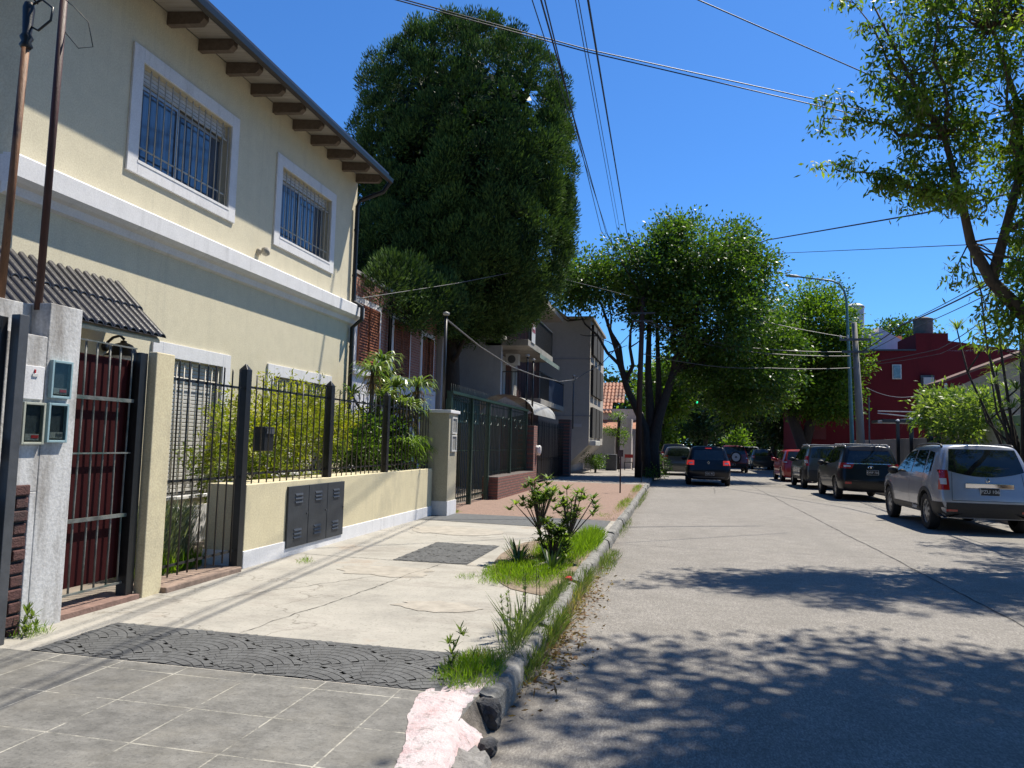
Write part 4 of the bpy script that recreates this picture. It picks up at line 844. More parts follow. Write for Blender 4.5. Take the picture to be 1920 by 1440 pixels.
# cypress
CY = thing('cypress_tree', 'huge dense dark cypress rising above the brick house', 'tree', (-7.1, 22.6, .15))
K = 1.13
def sc(c): return (c[0] * K, c[1] * K, 1.55 + (c[2] - 1.55) * K, c[3] * K, c[4] * K, c[5] * K)
cyl_ = [sc(c) for c in [(-5.98, 20, 9.75, 2.88, 2.8, 3.4), (-5.98, 20, 7.8, 2.9, 2.8, 3.0), (-6.3, 19.6, 6.3, 2.6, 2.5, 1.7), (-5.0, 19.5, 5.6, .95, .95, .95), (-7.5, 18.3, 6.1, 1.5, 1.4, 1.4)]] + [(-6.55, 17.0, 5.2, .42, 1.5, .42), (-6.4, 18.8, 5.2, .55, 1.0, .55)]
C_, Nn = clumps(cyl_, 11.5, (.90, 1.0), 2.7)
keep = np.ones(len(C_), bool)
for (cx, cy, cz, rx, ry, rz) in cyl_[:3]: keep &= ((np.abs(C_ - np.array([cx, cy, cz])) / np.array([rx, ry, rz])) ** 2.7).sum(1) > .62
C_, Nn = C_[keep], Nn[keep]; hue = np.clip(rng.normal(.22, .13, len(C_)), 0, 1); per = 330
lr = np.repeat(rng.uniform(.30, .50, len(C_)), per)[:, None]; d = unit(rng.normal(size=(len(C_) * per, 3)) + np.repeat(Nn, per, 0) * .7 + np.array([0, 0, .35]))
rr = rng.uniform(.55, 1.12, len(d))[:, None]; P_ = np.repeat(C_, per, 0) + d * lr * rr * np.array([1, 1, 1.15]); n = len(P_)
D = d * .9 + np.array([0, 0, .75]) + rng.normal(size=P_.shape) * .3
leafobj('foliage', P_, D, rng.uniform(.07, .17, n), rng.uniform(.022, .04, n), LF_CYP, CY, np.repeat(hue, per) + np.clip(rr[:, 0] - .75, 0, 1) * 1.3 + rng.normal(0, .08, n))  # leaf colour brightens towards tuft tips, painting in their sunlit edges
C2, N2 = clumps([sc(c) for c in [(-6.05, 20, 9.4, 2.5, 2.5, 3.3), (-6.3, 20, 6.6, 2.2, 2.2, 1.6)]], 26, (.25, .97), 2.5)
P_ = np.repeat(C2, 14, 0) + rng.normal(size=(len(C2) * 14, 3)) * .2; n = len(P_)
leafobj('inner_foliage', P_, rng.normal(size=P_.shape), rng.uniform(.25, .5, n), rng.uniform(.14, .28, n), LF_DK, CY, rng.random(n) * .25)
tx, ty = -7.1, 22.6
q = MB(); q.tube([(tx + .1, ty, .1), (tx + .12, ty, 2), (tx, ty, 5), (tx + .1, ty, 9), (tx + .2, ty, 13)], [.40, .34, .30, .2, .06], 12)
limbs(q, (tx, ty, 3.9), [(-9, ty, 7), (-5.2, 22.2, 6.4), (-7.3, 20.8, 7), (-6.2, 24, 7), (-8.1, 21.5, 6.5), (-5.6, 21.2, 5.6)], .10, .02, .12, 5, 3, .6); obj('trunk', q, BARK, CY, True)
def tree(label, loc, trunk, crowns, lm, dens, per, spread, L, W_, shell=(.45, 1.03), name='street_tree', group=None, **k):
    t = thing(name, label, 'tree', loc, group); q = MB(); trunk(q); obj('trunk', q, k.pop('bark', BARK), t, True)
    crown('crown', crowns, dens, per, spread, L, W_, lm, t, shell, **k); return t
def tk1(q):
    q.tube([(-1.25, 35, .1), (-1.25, 35, 1.2), (-1.35, 35, 2.4), (-2.2, 35, 4.2), (-2.7, 35, 6.0), (-3.5, 35, 8.3)], [0.328, 0.265, 0.187, 0.148, 0.125, 0.047], 9)
    q.tube([(-.95, 35.1, .1), (-1.0, 35.1, 1.5), (-.75, 35, 2.8), (-.15, 35, 4.8), (.6, 35, 7), (1.4, 35, 9.5)], [0.343, 0.296, 0.218, 0.172, 0.133, 0.055], 9)
    q.tube([(-1.15, 35.3, .1), (-1.1, 35.3, 2.5), (-1.25, 35.2, 5), (-1.2, 35.2, 9.5)], [0.312, 0.234, 0.156, 0.055], 9)
    q.tube([(-.8, 35.3, 1.8), (-.75, 35.4, 4.5), (-.9, 35.4, 8)], [0.203, 0.133, 0.062], 8)
    limbs(q, (-2.3, 35, 4.6), [(-4.6, 35, 8), (-1.6, 34, 8.5), (-3.2, 36, 8.5)], .12, .03, .25, 5, 4, .9); limbs(q, (-.1, 35, 5), [(2.6, 35, 8), (3.2, 36, 6.5), (1, 34, 8), (.2, 36, 9)], .14, .03, .25, 5, 4, 1)
tree('big leafy street tree with several dark trunks on the left kerb', (-1.1, 35, .15), tk1,
     [(-3.6, 35, 9.3, 2.0, 2.2, 1.55), (-1.3, 34.8, 9.9, 2.3, 2.4, 2.1), (1.1, 35, 10.2, 2.3, 2.6, 2.1), (3.2, 36, 9.6, 1.6, 2.2, 2.3), (1.7, 35, 7.6, 2.7, 2.6, 2.1), (3.1, 37, 5.8, 2.1, 2.4, 2.0), (-.6, 35, 8.1, 1.9, 2, 1.5), (-4.9, 35, 8.9, 1.0, 1.3, .9), (2.9, 36, 11.3, .8, .9, 1.0), (-.3, 35, 11.6, .9, 1, .9), (.9, 36, 5.6, 1.6, 1.8, 1.3), (3.2, 37.5, 4.3, 2.3, 2.0, 1.2), (5.0, 38, 6.2, 1.3, 1.6, 1.8), (-5.3, 35, 9.7, .8, 1.0, .8)],
     LF_ST, 7.5, 62, .30, .19, .10, (.3, 1.04))
def tk2(q): q.tube([(8.1, 50, .1), (8.0, 50, 1.8), (7.3, 50, 3.6), (7.0, 50, 6)], [.55, .42, .3, .2], 9); q.tube([(8.0, 50, 1.6), (8.6, 50, 4), (8.9, 50, 9)], [.35, .28, .1], 8)
tree('broad sunlit yellow-green tree behind the teal street lamp', (8.1, 50, .14), tk2, [(8.7, 50, 9.6, 2.5, 2.8, 3.0), (6.0, 50, 9.2, 2.0, 2.2, 2.0), (5.4, 48, 6.4, 1.8, 2, 1.8), (9.4, 49.5, 4.4, 1.6, 1.6, 1.0), (6.5, 50, 7.6, 2.0, 2.3, 2.4), (10.0, 49.5, 8.0, 1.8, 2.1, 2.7), (7.6, 50, 5.4, 2.4, 2.4, 2.0), (10.3, 49.6, 5.8, 1.1, 1.5, 1.4)], LF_LT, 7, 60, .32, .22, .12, (.35, 1.05))
def stem(x, y, h, r=.25): return lambda q: (q.tube([(x, y, .05), (x + .1, y, h * .4), (x - .1, y, h)], [r, r * .8, r * .3], 8), limbs(q, (x, y, h * .4), [(x - 1.5, y, h), (x + 1.5, y, h)], r * .5, .04, .2, 4, 1))
far = [(7.9, 64, 'dark leafy tree on the right kerb behind the pale green tree', [(6.2, 64, 7.6, 3.2, 3, 3.2), (8.8, 64, 5.6, 2.8, 3, 3.6), (4.6, 63, 5.4, 2.2, 2, 2.2), (8.8, 62, 3.2, 2.0, 1.6, 1.4)], LF_DK, .3),
       (-1.0, 56, 'ivy-wrapped tree on the left kerb just beyond the big tree', [(-.7, 56, 5.4, 1.9, 2, 1.9), (.3, 56, 6.6, 1.6, 2, 1.7), (-.9, 56, 2.3, .55, .55, 1.7)], LF_LT, .24),
       (-1.6, 82, 'light green tree farther along the left kerb', [(-.8, 82, 7.5, 3.6, 3, 3.6), (1.8, 84, 9, 3, 3, 2.6), (-2.6, 82, 3.5, 2, 2, 2.4)], LF_LT, .3),
       (3.9, 100, 'dark spreading conifer at the end of the street', [(3.8, 100, 9, 3.4, 3, 1.2), (3.8, 100, 6.4, 4.2, 3, 1.2), (3.8, 100, 3.8, 3.6, 3, 1.0), (3.8, 100, 11, 2, 2, 1)], LF_DK, .3),
       (8.4, 84, 'tall dark tree on the right kerb in the distance', [(6.6, 84, 9, 3.6, 3, 4.2), (9.5, 84, 5, 3.5, 3, 4.2), (8.5, 80, 2.6, 2, 2, 1.8)], LF_DK, .32),
       (4.8, 72, 'small golden-green shrub tree far down the right side', [(5.9, 74, 2.3, .9, .9, 1.3)], LF_LT, .1),
       (20.6, 75, 'tree top showing above the maroon building', [(20.8, 75, 11.6, 3.2, 2.5, 2.1), (18.6, 75, 11.2, 1.6, 2, 1.6)], LF_ST, .3)]
for x_, y_, lb, cr_, lm, r_ in far: tree(lb, (x_, y_, .1), stem(x_ if y_ != 72 else 5.9, y_ if y_ != 72 else 74, max(c[2] for c in cr_), r_), cr_, lm, 5, 45, .45, .34, .2, (.3, 1.05), 'distant_tree')
C_, Nn = clumps([(-16, 118, 7, 16, 6, 7), (6, 122, 7, 13, 6, 8), (20, 122, 8, 12, 6, 8), (38, 120, 6, 16, 6, 7), (-44, 120, 6, 16, 6, 7)], 1.1, (.5, 1.03))
P_ = np.repeat(C_, 40, 0) + rng.normal(size=(len(C_) * 40, 3)) * .9; P_[:, 2] = np.abs(P_[:, 2]); n = len(P_)
tag(leafobj('distant_woodland', P_, rng.normal(size=P_.shape), rng.uniform(.4, .9, n), rng.uniform(.3, .6, n), LF_DK, None), kind='stuff')
# ash tree leaning over the road from the right kerb
AS = thing('ash_tree', 'leaning tree with hanging seed pods reaching in at the top right', 'tree', (7.9, 13.2, .14))
q = MB(); F = (4.62, 12.2, 4.15)
q.tube([(7.9, 13.2, .1), (7.3, 13.0, 1.2), (5.8, 12.5, 3.0), (4.95, 12.2, 3.75), F, (4.35, 12.2, 4.75), (4.22, 12.2, 5.5), (4.0, 12.2, 6.5), (3.5, 12.1, 7.4), (3.0, 12, 8.5)], [.19, .15, .12, .105, .09, .07, .055, .042, .03, .012], 10)
q.tube([F, (4.82, 12.2, 4.9), (5.02, 12.2, 5.7), (5.1, 12.3, 6.8), (4.8, 12.4, 8.2), (4.7, 12.4, 9.4)], [.085, .065, .055, .045, .03, .012], 10)
q.tube([(5.8, 12.5, 3.0), (6.6, 12.4, 4.5), (6.8, 12.4, 7)], [.12, .09, .04], 8)
tips = [(2.25, 12, 6.75), (2.45, 12, 6.0), (3.1, 12.2, 5.75), (3.35, 12, 7.9), (2.7, 12, 8.6), (3.9, 11.6, 5.2), (5.2, 11.6, 5.3), (3.6, 12.6, 6.2), (4.6, 11.5, 7.6), (3.2, 11.8, 7.0), (3.95, 12, 8.9), (5.6, 12, 6.5), (5.5, 12, 8)]
sp = []
for i, tp in enumerate(tips):
    b0 = (4.0, 12.2, 6.4) if tp[2] > 6.5 and tp[0] < 4.4 else ((4.24, 12.2, 5.4) if tp[0] < 4.2 else (5.05, 12.2, 6.0))
    pth = wobble(b0, tp, 6, .12); q.tube(pth, [.035, .03, .025, .02, .015, .01, .006], 6)
    for k in range(2, 7):
        sp.append(pth[k])
        for _ in range(2):
            e = pth[k] + Vector((random.uniform(-.28, .32), random.uniform(-.4, .4), random.uniform(-.25, .25))); q.tube([pth[k], e], [.008, .003], 4); sp.append(e)
for a_, b_ in (((4.3, 12.2, 4.7), (3.95, 11.9, 4.1)), ((4.62, 12.2, 4.1), (4.4, 12, 3.6)), ((4.9, 12.2, 3.8), (4.75, 12, 3.3)), ((4.85, 12.2, 5), (5.3, 12, 4.4)), ((5.3, 12.3, 3.4), (5.25, 12, 2.9))):
    q.tube([a_, b_], [.012, .004], 5); sp += [Vector(b_), (Vector(a_) + Vector(b_)) / 2, Vector(b_) + Vector((.25, 0, .1))]
nb = len(sp)
sp += [Vector((random.uniform(6.9, 9.6), random.uniform(13.2, 17.5), random.uniform(5.2, 8.8))) for _ in range(120)]
sp += [Vector((6.6 - 3.1 * random.random() ** 1.5, random.uniform(11.9, 13.3), random.uniform(5.6, 9.6))) for _ in range(150)] + [Vector((random.uniform(4.8, 6.6), random.uniform(11.5, 12.8), random.uniform(3.2, 6.0))) for _ in range(62)]
spine = [Vector(v) for v in ((4.35, 12.2, 4.75), (4.22, 12.2, 5.5), (4.0, 12.2, 6.5), (3.5, 12.1, 7.4), (4.82, 12.2, 4.9), (5.02, 12.2, 5.7), (5.1, 12.3, 6.8), (4.8, 12.4, 8.2), (6.6, 12.4, 4.5), (6.8, 12.4, 7), (7.6, 14.5, 5), (8.2, 16, 6.5))]
q.tube([(6.4, 12.8, 2.4), (7.0, 13.6, 3.8), (7.6, 14.5, 5), (8.2, 16, 6.5)], [.12, .10, .07, .03], 8)
for v in sp[nb:]:
    o_ = min(spine, key=lambda u: (u - v).length + max(0, u.z - v.z) * 2); q.tube(wobble(o_, v, 4, .10), [.018, .014, .010, .006, .003], 4)
obj('trunk', q, BARKL, AS, True)
ext = [sp[i] + Vector((random.gauss(0, .22), random.gauss(0, .22), random.gauss(0, .16))) for i in range(nb, len(sp)) for _ in range(2)]; sp += ext
C_ = np.array([list(s) for s in sp]); per = 36; P_ = np.repeat(C_, per, 0) + rng.normal(size=(len(C_) * per, 3)) * np.array([.10, .10, .085])
D = rng.normal(size=P_.shape) * np.array([.8, .8, .5]) + np.array([0, 0, -.75]); n = len(P_)
leafobj('crown', P_, D, rng.uniform(.08, .15, n), rng.uniform(.03, .05, n), LF_POD, AS, np.repeat(rng.normal(.45, .25, len(C_)), per) + rng.normal(0, .15, n))
C2 = C_[rng.random(len(C_)) < .7]; per = 16; P_ = np.repeat(C2, per, 0) + rng.normal(size=(len(C2) * per, 3)) * np.array([.07, .07, .05]); n = len(P_)
D = rng.normal(size=P_.shape) * .12 + np.array([0, 0, -1.]); leafobj('seed_pods', P_, D, rng.uniform(.08, .15, n), rng.uniform(.010, .016, n), leafmat('pod', (.16, .17, .06), (.34, .30, .15), .3, .6), AS)
tree('tree at the right edge casting the big shadow over the near road', (8.7, 5.2, .14), lambda q: (q.tube([(8.7, 5.2, .1), (8.6, 5.3, 3), (7.6, 6, 6.5), (6.2, 6.6, 8.6)], [.3, .25, .2, .1], 9), limbs(q, (7.8, 5.9, 6), [(4, 6, 9.2), (5, 8.4, 9.2), (8, 8, 9), (8.6, 3, 9)], .1, .03)),
     [(5.2, 8.3, 9.6, 3.0, 2.1, .9), (7.8, 6.2, 8.6, 3.2, 3.2, 1.4), (4.3, 6.8, 8.9, 1.4, 1.5, .5), (4.9, 4.6, 8.2, 2.3, 2.0, .9), (2.0, 4.9, 8.0, 1.2, .9, .3), (6.4, 3.6, 7.6, 2.8, 2.6, 1.1), (5.4, 6.4, 9.0, 2.6, 2.2, .7)], LF_POD, 14, 80, .25, .17, .09, (.2, 1.03), 'shade_tree')
# ================================================================== GARDEN PLANTS
def rosette(c, n, L, W_, droop=.5, up=.6, spread=1):
    """strap leaves bent at the middle: two quads each"""
    vs, fs = [], []
    for i in range(n):
        a = 2.39996 * i + random.uniform(-.2, .2); el = up * random.uniform(.1, 1.6); l = L * random.uniform(.7, 1.1); w_ = W_ * random.uniform(.8, 1.2)
        dx, dy = math.cos(a), math.sin(a); b = Vector(c); side = Vector((-dy, dx, 0)) * w_ / 2
        p1 = b + Vector((dx, dy, el)).normalized() * l * .5; p2 = p1 + Vector((dx, dy, el - 1.2 * droop)).normalized() * l * .3; p3 = p2 + Vector((dx * .7, dy * .7, el - 2.6 * droop)).normalized() * l * .25
        o = len(vs); vs += [b - side * .7, b + side * .7, p1 + side, p1 - side, p2 + side * .7, p2 - side * .7, p3]
        fs += [(o, o + 1, o + 2, o + 3), (o + 3, o + 2, o + 4, o + 5), (o + 5, o + 4, o + 6)]
    return vs, fs
def rosobj(name, cs, n, L, W_, mat_, par, **k):
    q = MB()
    for c in cs: q.add(*rosette(c, n, L, W_, **k))
    o = obj(name, q, mat_, par); at = o.data.attributes.new('v', 'FLOAT', 'FACE'); v = np.repeat(np.clip(rng.normal(.5, .25, len(q.f) // 3), 0, 1), 3); at.data.foreach_set('value', v.astype(np.float32)); return o
GS = thing('golden_shrub', 'feathery yellow-green shrub behind the bar fence', 'shrub', (-5.3, 9, .2)); q = MB(); limbs(q, (-5.4, 9.0, .15), [(-5.2, 8.0, 1.5), (-5.3, 9, 2.1), (-5.2, 10, 1.9), (-5.3, 10.6, 1.4), (-5.1, 8.0, 1.1)], .035, .008, .08, 5, 5, .35); obj('stem', q, BARKL, GS, True)
gl_ = [(-5.35, 9.1, 1.75, .5, .8, .5), (-5.2, 8.1, 1.4, .45, .6, .5), (-5.3, 10.1, 1.8, .45, .7, .5), (-5.3, 9, 1.2, .5, 1.2, .4), (-5.2, 10.7, 1.7, .3, .4, .4)]
C_, Nn = clumps(gl_, 90, (.3, 1.1)); per = 40; ax = unit(Nn * .8 + rng.normal(size=Nn.shape) * .4 + np.array([0, 0, .1])); P_ = np.repeat(C_, per, 0); A = np.repeat(ax, per, 0); t_ = rng.uniform(-.1, .22, len(P_)); P_ = P_ + A * t_[:, None] + rng.normal(size=P_.shape) * .035; n = len(P_)
leafobj('foliage', P_, A * .6 + rng.normal(size=P_.shape) * .5 + np.array([0, 0, -.15]), rng.uniform(.045, .09, n), rng.uniform(.014, .024, n), LF_GOLD, GS, np.clip(np.repeat(C_[:, 2] * .35 - .15 + rng.normal(0, .18, len(C_)), per) + rng.normal(0, .1, n), 0, 1))
AL = [(-5.15, 12.0, 2.72, 'tallest aloe beside the black downpipe'), (-5.0, 12.7, 2.5, 'second aloe from the downpipe, half behind the fence'), (-4.75, 13.2, 2.55, 'aloe leaning against the teal screen'), (-4.75, 12.75, 2.1, 'low aloe with red-brown dried leaves behind the fence'), (-5.5, 13.25, 3.05, 'dark aloe rising against the brick house wall')]
for x_, y_, z_, lb in AL:
    a_ = thing('aloe_plant', lb, 'plant', (x_, y_, .2), 'tree aloes behind the fence'); q = MB(); q.tube(wobble((x_ + .05, y_ - .1, .2), (x_, y_, z_), 5, .05), .035, 7)
    subs = [(x_ + random.uniform(-.25, .25), y_ + random.uniform(-.3, .3), z_ - random.uniform(.25, .6)) for _ in range(3)]
    for s_ in subs: q.tube(wobble((x_, y_, z_ - .9), s_, 3, .03), .022, 6)
    obj('stem', q, BARKL, a_, True); rosobj('leaf_rosette', [(x_, y_, z_)], 60, .50, .045, LF_ALOE, a_, droop=.55, up=.6); rosobj('leaf_rosette', subs, 40, .38, .036, LF_ALOE, a_, droop=.5, up=.7)
    rosobj('dry_leaves', [(x_, y_, z_ - .06), (x_, y_, z_ - .18), (subs[0][0], subs[0][1], subs[0][2] - .06)], 26, .28, .022, LF_DRY, a_, droop=1.2, up=-.3)
GP = thing('spider_plant', 'bright green grassy plant spilling over the yellow wall end', 'plant', (-4.6, 12.8, 1.03)); rosobj('foliage', [(-4.62 + random.uniform(-.12, .08), 12.2 + .11 * i, 1.2 + random.uniform(0, .35)) for i in range(11)], 40, .38, .018, LF_GR, GP, droop=.9, up=.5)
UB = thing('garden_bush', 'mixed dark leafy bush filling the gap under the aloes', 'shrub', (-5.1, 12, .2)); q = MB(); limbs(q, (-5.1, 12, .15), [(-5, 11.3, 1.7), (-5, 12.6, 1.7), (-5.2, 12, 2)], .03, .01, .08, 5, 4, .3); obj('stem', q, BARKL, UB, True)
crown('foliage', [(-5.1, 12.1, 1.5, .4, .9, .6), (-5.0, 12.7, 1.2, .35, .5, .4), (-5.2, 11.4, 1.4, .35, .5, .5)], 90, 34, .09, .09, .036, LF_ST, UB, (.3, 1.1))
LV = thing('lavender_bush', 'grey-green lavender bush behind the narrow barred gate', 'shrub', (-5.3, 6.7, .2)); q = MB(); limbs(q, (-5.3, 6.8, .15), [(-5.2, 6.5, .7), (-5.2, 7.1, .7)], .02, .006, .04, 4, 6, .2); obj('stem', q, BARKL, LV, True)
n = 3600; a = rng.uniform(0, 6.283, n); r = np.sqrt(rng.random(n)) * .42; P_ = np.stack([-5.25 + r * np.cos(a) * .6, 6.75 + r * np.sin(a) * 1.25, .16 + rng.random(n) * .55], 1); D = np.stack([np.cos(a) * .35, np.sin(a) * .35, np.ones(n) * .9], 1) + rng.normal(size=(n, 3)) * .2
leafobj('foliage', P_, D, rng.uniform(.08, .22, n), rng.uniform(.008, .014, n), LF_LAV, LV)
GW_ = thing('lawn_weeds', 'bright green weeds at the foot of the lavender', 'weeds', (-5.1, 6.6, .15)); n = 900; P_ = np.stack([rng.uniform(-5.3, -4.9, n), rng.uniform(6.2, 7.2, n), np.full(n, .14)], 1)
leafobj('blades', P_, rng.normal(size=(n, 3)) * .35 + np.array([0, 0, 1.]), rng.uniform(.08, .28, n), .012, LF_GR, GW_)
HG = thing('clipped_hedge', 'small clipped green hedge in a bed under the taupe overhang', 'hedge', (-3.9, 37.5, .15)); crown('foliage', [(-3.9, 37.6, .75, .55, .8, .35)], 30, 40, .1, .09, .05, LF_ST, HG, (.3, 1.05), power=4); q = MB().cyl(-3.9, 37.6, .1, .6, .06, 6); obj('stem', q, BARK, HG)
KB_ = thing('kerb_bushes', 'leafy weeds and litter growing at the foot of the big tree', 'shrub', (-.9, 36.8, .1)); crown('foliage', [(-.8, 37, .6, .6, 1.0, .5), (-.9, 33.4, .3, .35, .5, .22)], 18, 40, .12, .10, .05, LF_ST, KB_, (.2, 1.05))
CVN = thing('climbing_vine', 'climbing vine over the grey garden wall by the tiled house', 'vine', (-4, 44.2, .15)); crown('foliage', [(-4.3, 44, 2.5, 1.2, .4, .35), (-3.1, 43.9, 2.2, .5, .3, .7), (-3.3, 43.9, 3.2, .35, .3, .5)], 16, 36, .14, .1, .06, LF_LT, CVN, (.2, 1.05)); q = MB(); q.tube([(-3.2, 44, .1), (-3.3, 44, 1.5), (-3.2, 44, 3.2)], .1, 6); obj('stem', q, BARK, CVN)
LB = thing('broadleaf_shrub', 'glossy broad-leaved shrub above the roof of the silver car', 'shrub', (8.7, 25.5, .14)); q = MB(); limbs(q, (8.7, 25.5, .14), [(8.5, 24.5, 3), (8.6, 26.8, 3.6), (8.9, 25.6, 3.4)], .06, .015, .15, 5, 4, .6); obj('stem', q, BARKL, LB, True)
crown('foliage', [(8.6, 26.9, 3.1, .6, .9, .7), (8.6, 25.4, 2.7, .6, .9, .9), (8.6, 23.9, 2.9, .5, .8, .7), (8.8, 28.0, 3.3, .5, .6, .5)], 22, 34, .17, .17, .075, LF_SHR, LB, (.3, 1.1))
DR = thing('dracaena_tree', 'many-stemmed dracaena with strap-leaf tufts at the right edge', 'tree', (8.75, 21.5, .14)); q = MB(); cs = []
for i in range(30):
    e = Vector((random.uniform(7.5, 10.2), random.uniform(20.4, 22.8), random.uniform(2.9, 6.0))); m1 = Vector((8.75 + (e.x - 8.75) * .35, 21.5 + (e.y - 21.5) * .3, 1.9)); m2 = Vector((8.75 + (e.x - 8.75) * .85, 21.5 + (e.y - 21.5) * .8, e.z * .7 + .3))
    q.tube([(8.75 + random.uniform(-.15, .15), 21.5, .1), m1, m2, e], [.06, .04, .026, .016], 7); cs.append(e)
    if random.random() < .8: s_ = m2 + Vector((random.uniform(-.5, .5), random.uniform(-.4, .4), random.uniform(.1, .6))); q.tube([m2, s_], [.025, .018], 6); cs.append(s_)
obj('stems', q, BARK, DR, True); rosobj('leaf_tufts', cs, 34, .42, .03, LF_SHR, DR, droop=.35, up=1.0)
FB = thing('fern_palm', 'bright yellow-green drooping fronds beside the folded canopy', 'plant', (9.1, 30, .14)); q = MB().cyl(9.15, 30, .14, 2.6, .07, 7); obj('stem', q, BARK, FB); rosobj('fronds', [(9.1, 30, 2.9), (9.1, 30.2, 2.6)], 50, .9, .06, LF_GR, FB, droop=.8, up=.5)
# ================================================================== KERBSIDE BED
SB = MB(); n_ = 34; vs = []
for i in range(n_):
    a = 2 * math.pi * i / n_; rr = 1 + .06 * math.sin(3 * a) + random.uniform(-.03, .03)
    vs.append((max(-2.25, min(-1.05, -1.28 + .85 * math.cos(a) * rr)), 9.15 + 2.15 * math.sin(a) * rr, ZS + .006))
SB.add(vs, [tuple(range(n_))]); struct('planting_bed', SB, plain('bed_soil', (.26, .20, .145), .95, .35, 9, .7, c2=(.15, .11, .08)))
def grass(name, boxes, mat_, kind='stuff'):
    Ps, Ls = [], []
    for (x0, x1, y0, y1, z, n, h) in boxes:
        p = np.stack([rng.uniform(x0, x1, n), rng.uniform(y0, y1, n), np.full(n, z)], 1); c = np.array([(x0 + x1) / 2, (y0 + y1) / 2]); d = np.sqrt((((p[:, :2] - c) / np.array([(x1 - x0) / 2, (y1 - y0) / 2])) ** 2).sum(1))
        k = (d < 1.1 + .15 * np.sin(p[:, 1] * 9)) & (rng.random(n) < 1.55 - d * 1.1) & (np.sin(p[:, 0] * 23 + np.sin(p[:, 1] * 9) * 2) * np.sin(p[:, 1] * 17) > -.55 - rng.random(n) * .5); Ps.append(p[k]); Ls.append(h * rng.uniform(.35, 1.1, k.sum()) * (1.1 - .5 * d[k]))
    P_ = np.concatenate(Ps); L = np.concatenate(Ls); n = len(P_); D = rng.normal(size=(n, 3)) * np.array([.42, .42, .1]) + np.array([0, 0, 1.])
    o = leafobj(name, P_, D, L, np.clip(L * .05, .004, .009), mat_, None, rng.normal(.55, .22, n), droop=.12); return tag(o, kind=kind)
grass('grass', [(-2.0, -1.1, 7.15, 8.7, ZS, 7500, .17), (-1.75, -1.05, 8.0, 11.3, ZS, 9000, .22), (-1.35, -1.0, 9.5, 11.6, ZS, 3600, .34), (-1.38, -1.0, 4.1, 4.9, ZS, 2400, .13), (-2.2, -1.95, 7.35, 7.6, ZS, 160, .1), (-1.6, -1.2, 14.4, 15.2, ZS, 150, .12), (-1.3, -1.02, 16, 20, ZS, 900, .16), (-1.3, -1.05, 22, 27, ZS, 700, .2), (-4.4, -4.1, 13.9, 14.3, ZS, 400, .12), (-4.12, -3.95, 7.6, 7.85, ZS, 160, .12), (-4.38, -4.2, 4.25, 4.5, ZS, 220, .14)], LF_GR)
grass('kerb_weeds', [(-1.08, -.84, 4.6, 5.5, 0.02, 900, .2), (-1.08, -.86, 5.3, 6.8, 0.02, 1700, .26), (-1.06, -.88, 7.0, 9.0, .02, 1600, .26), (-1.12, -1.0, 4.4, 8.2, ZS, 3000, .16), (-.98, -.7, 8.8, 11, .0, 900, .2), (-1.0, -.8, 12.5, 16, 0, 500, .15), (-.98, -.82, 18, 26, 0, 700, .2), (-1.15, -1.0, 4.9, 5.6, ZS, 200, .5)], LF_WD)
grass('dry_grass', [(-2.0, -1.05, 7.2, 11.3, ZS, 1500, .16), (-1.4, -1.0, 4.2, 4.9, ZS, 260, .14), (-1.05, -.82, 4.6, 9.2, .02, 1100, .2), (-1.3, -1.0, 12, 26, ZS, 900, .14)], leafmat('straw', (.28, .22, .10), (.50, .42, .22), .3, .8))
n = 1000; yy_ = np.concatenate([rng.normal(5.6, .5, 450), rng.normal(7.3, .6, 350), rng.uniform(4.2, 10.5, 200)]); P_ = np.stack([-.95 + np.abs(rng.normal(0, .13, n)), yy_, rng.uniform(.004, .03, n)], 1); P_ = P_[(P_[:, 0] < -.35)]
n = len(P_); D = rng.normal(size=(n, 3)) * np.array([1, 1, .25]); tag(leafobj('fallen_leaves', P_, D, rng.uniform(.02, .07, n), rng.uniform(.010, .024, n), LF_DRY, None), kind='stuff')
BS = thing('kerb_shrub', 'young shrub with glossy leaf rosettes in the kerbside bed', 'shrub', (-1.5, 8.6, .15)); q = MB(); ros = []
for hx, hy, hz, sp_, n_ in ((-1.60, 8.75, 1.0, .23, 22), (-1.12, 9.0, .86, .22, 18), (-1.36, 8.7, .55, .26, 20)):
    for i in range(n_):
        e = Vector((hx + random.uniform(-sp_, sp_), hy + random.uniform(-sp_, sp_), hz + random.uniform(-.2, .14))); b0 = Vector((-1.48, 8.75, .15)); m1 = Vector((hx, hy, hz - .32)).lerp(b0, .3); q.tube([b0, m1, e], [.013, .010, .005], 5); ros.append(e)
obj('stem', q, BARKL, BS, True); rosobj('leaves', ros + [r_ + Vector((random.gauss(0, .05), random.gauss(0, .05), -.07)) for r_ in ros], 14, .115, .027, LF_SHR, BS, droop=.25, up=.7)
DG = thing('spiky_plant', 'clump of dark spiky leaves at the base of the kerb shrub', 'plant', (-1.8, 8.4, .15)); rosobj('leaves', [(-1.80, 8.7, .17), (-1.7, 8.2, .17), (-1.3, 8.1, .16)], 20, .33, .028, LF_GL, DG, droop=.2, up=1.5)
WS = thing('dry_stalks', 'thin grey seed stalks rising at the pavement edge', 'weeds', (-1.12, 6, .15)); q = MB(); hd = []
for i in range(9):
    b0 = Vector((-1.14 + random.uniform(-.05, .05), 5.2 + i * .13, .12)); e = b0 + Vector((random.uniform(-.09, .05), random.uniform(-.1, .1), random.uniform(.3, .52))); q.tube([b0, (b0 + e) / 2 + Vector((.01, .01, 0)), e], [.003, .0025, .0015], 4); hd += [b0.lerp(e, t) for t in (.6, .75, .9, 1)]
obj('stalk', q, BARKL, WS); rosobj('seed_heads', hd, 7, .035, .008, LF_WD, WS, droop=.1, up=1)['kind'] = 'stuff'
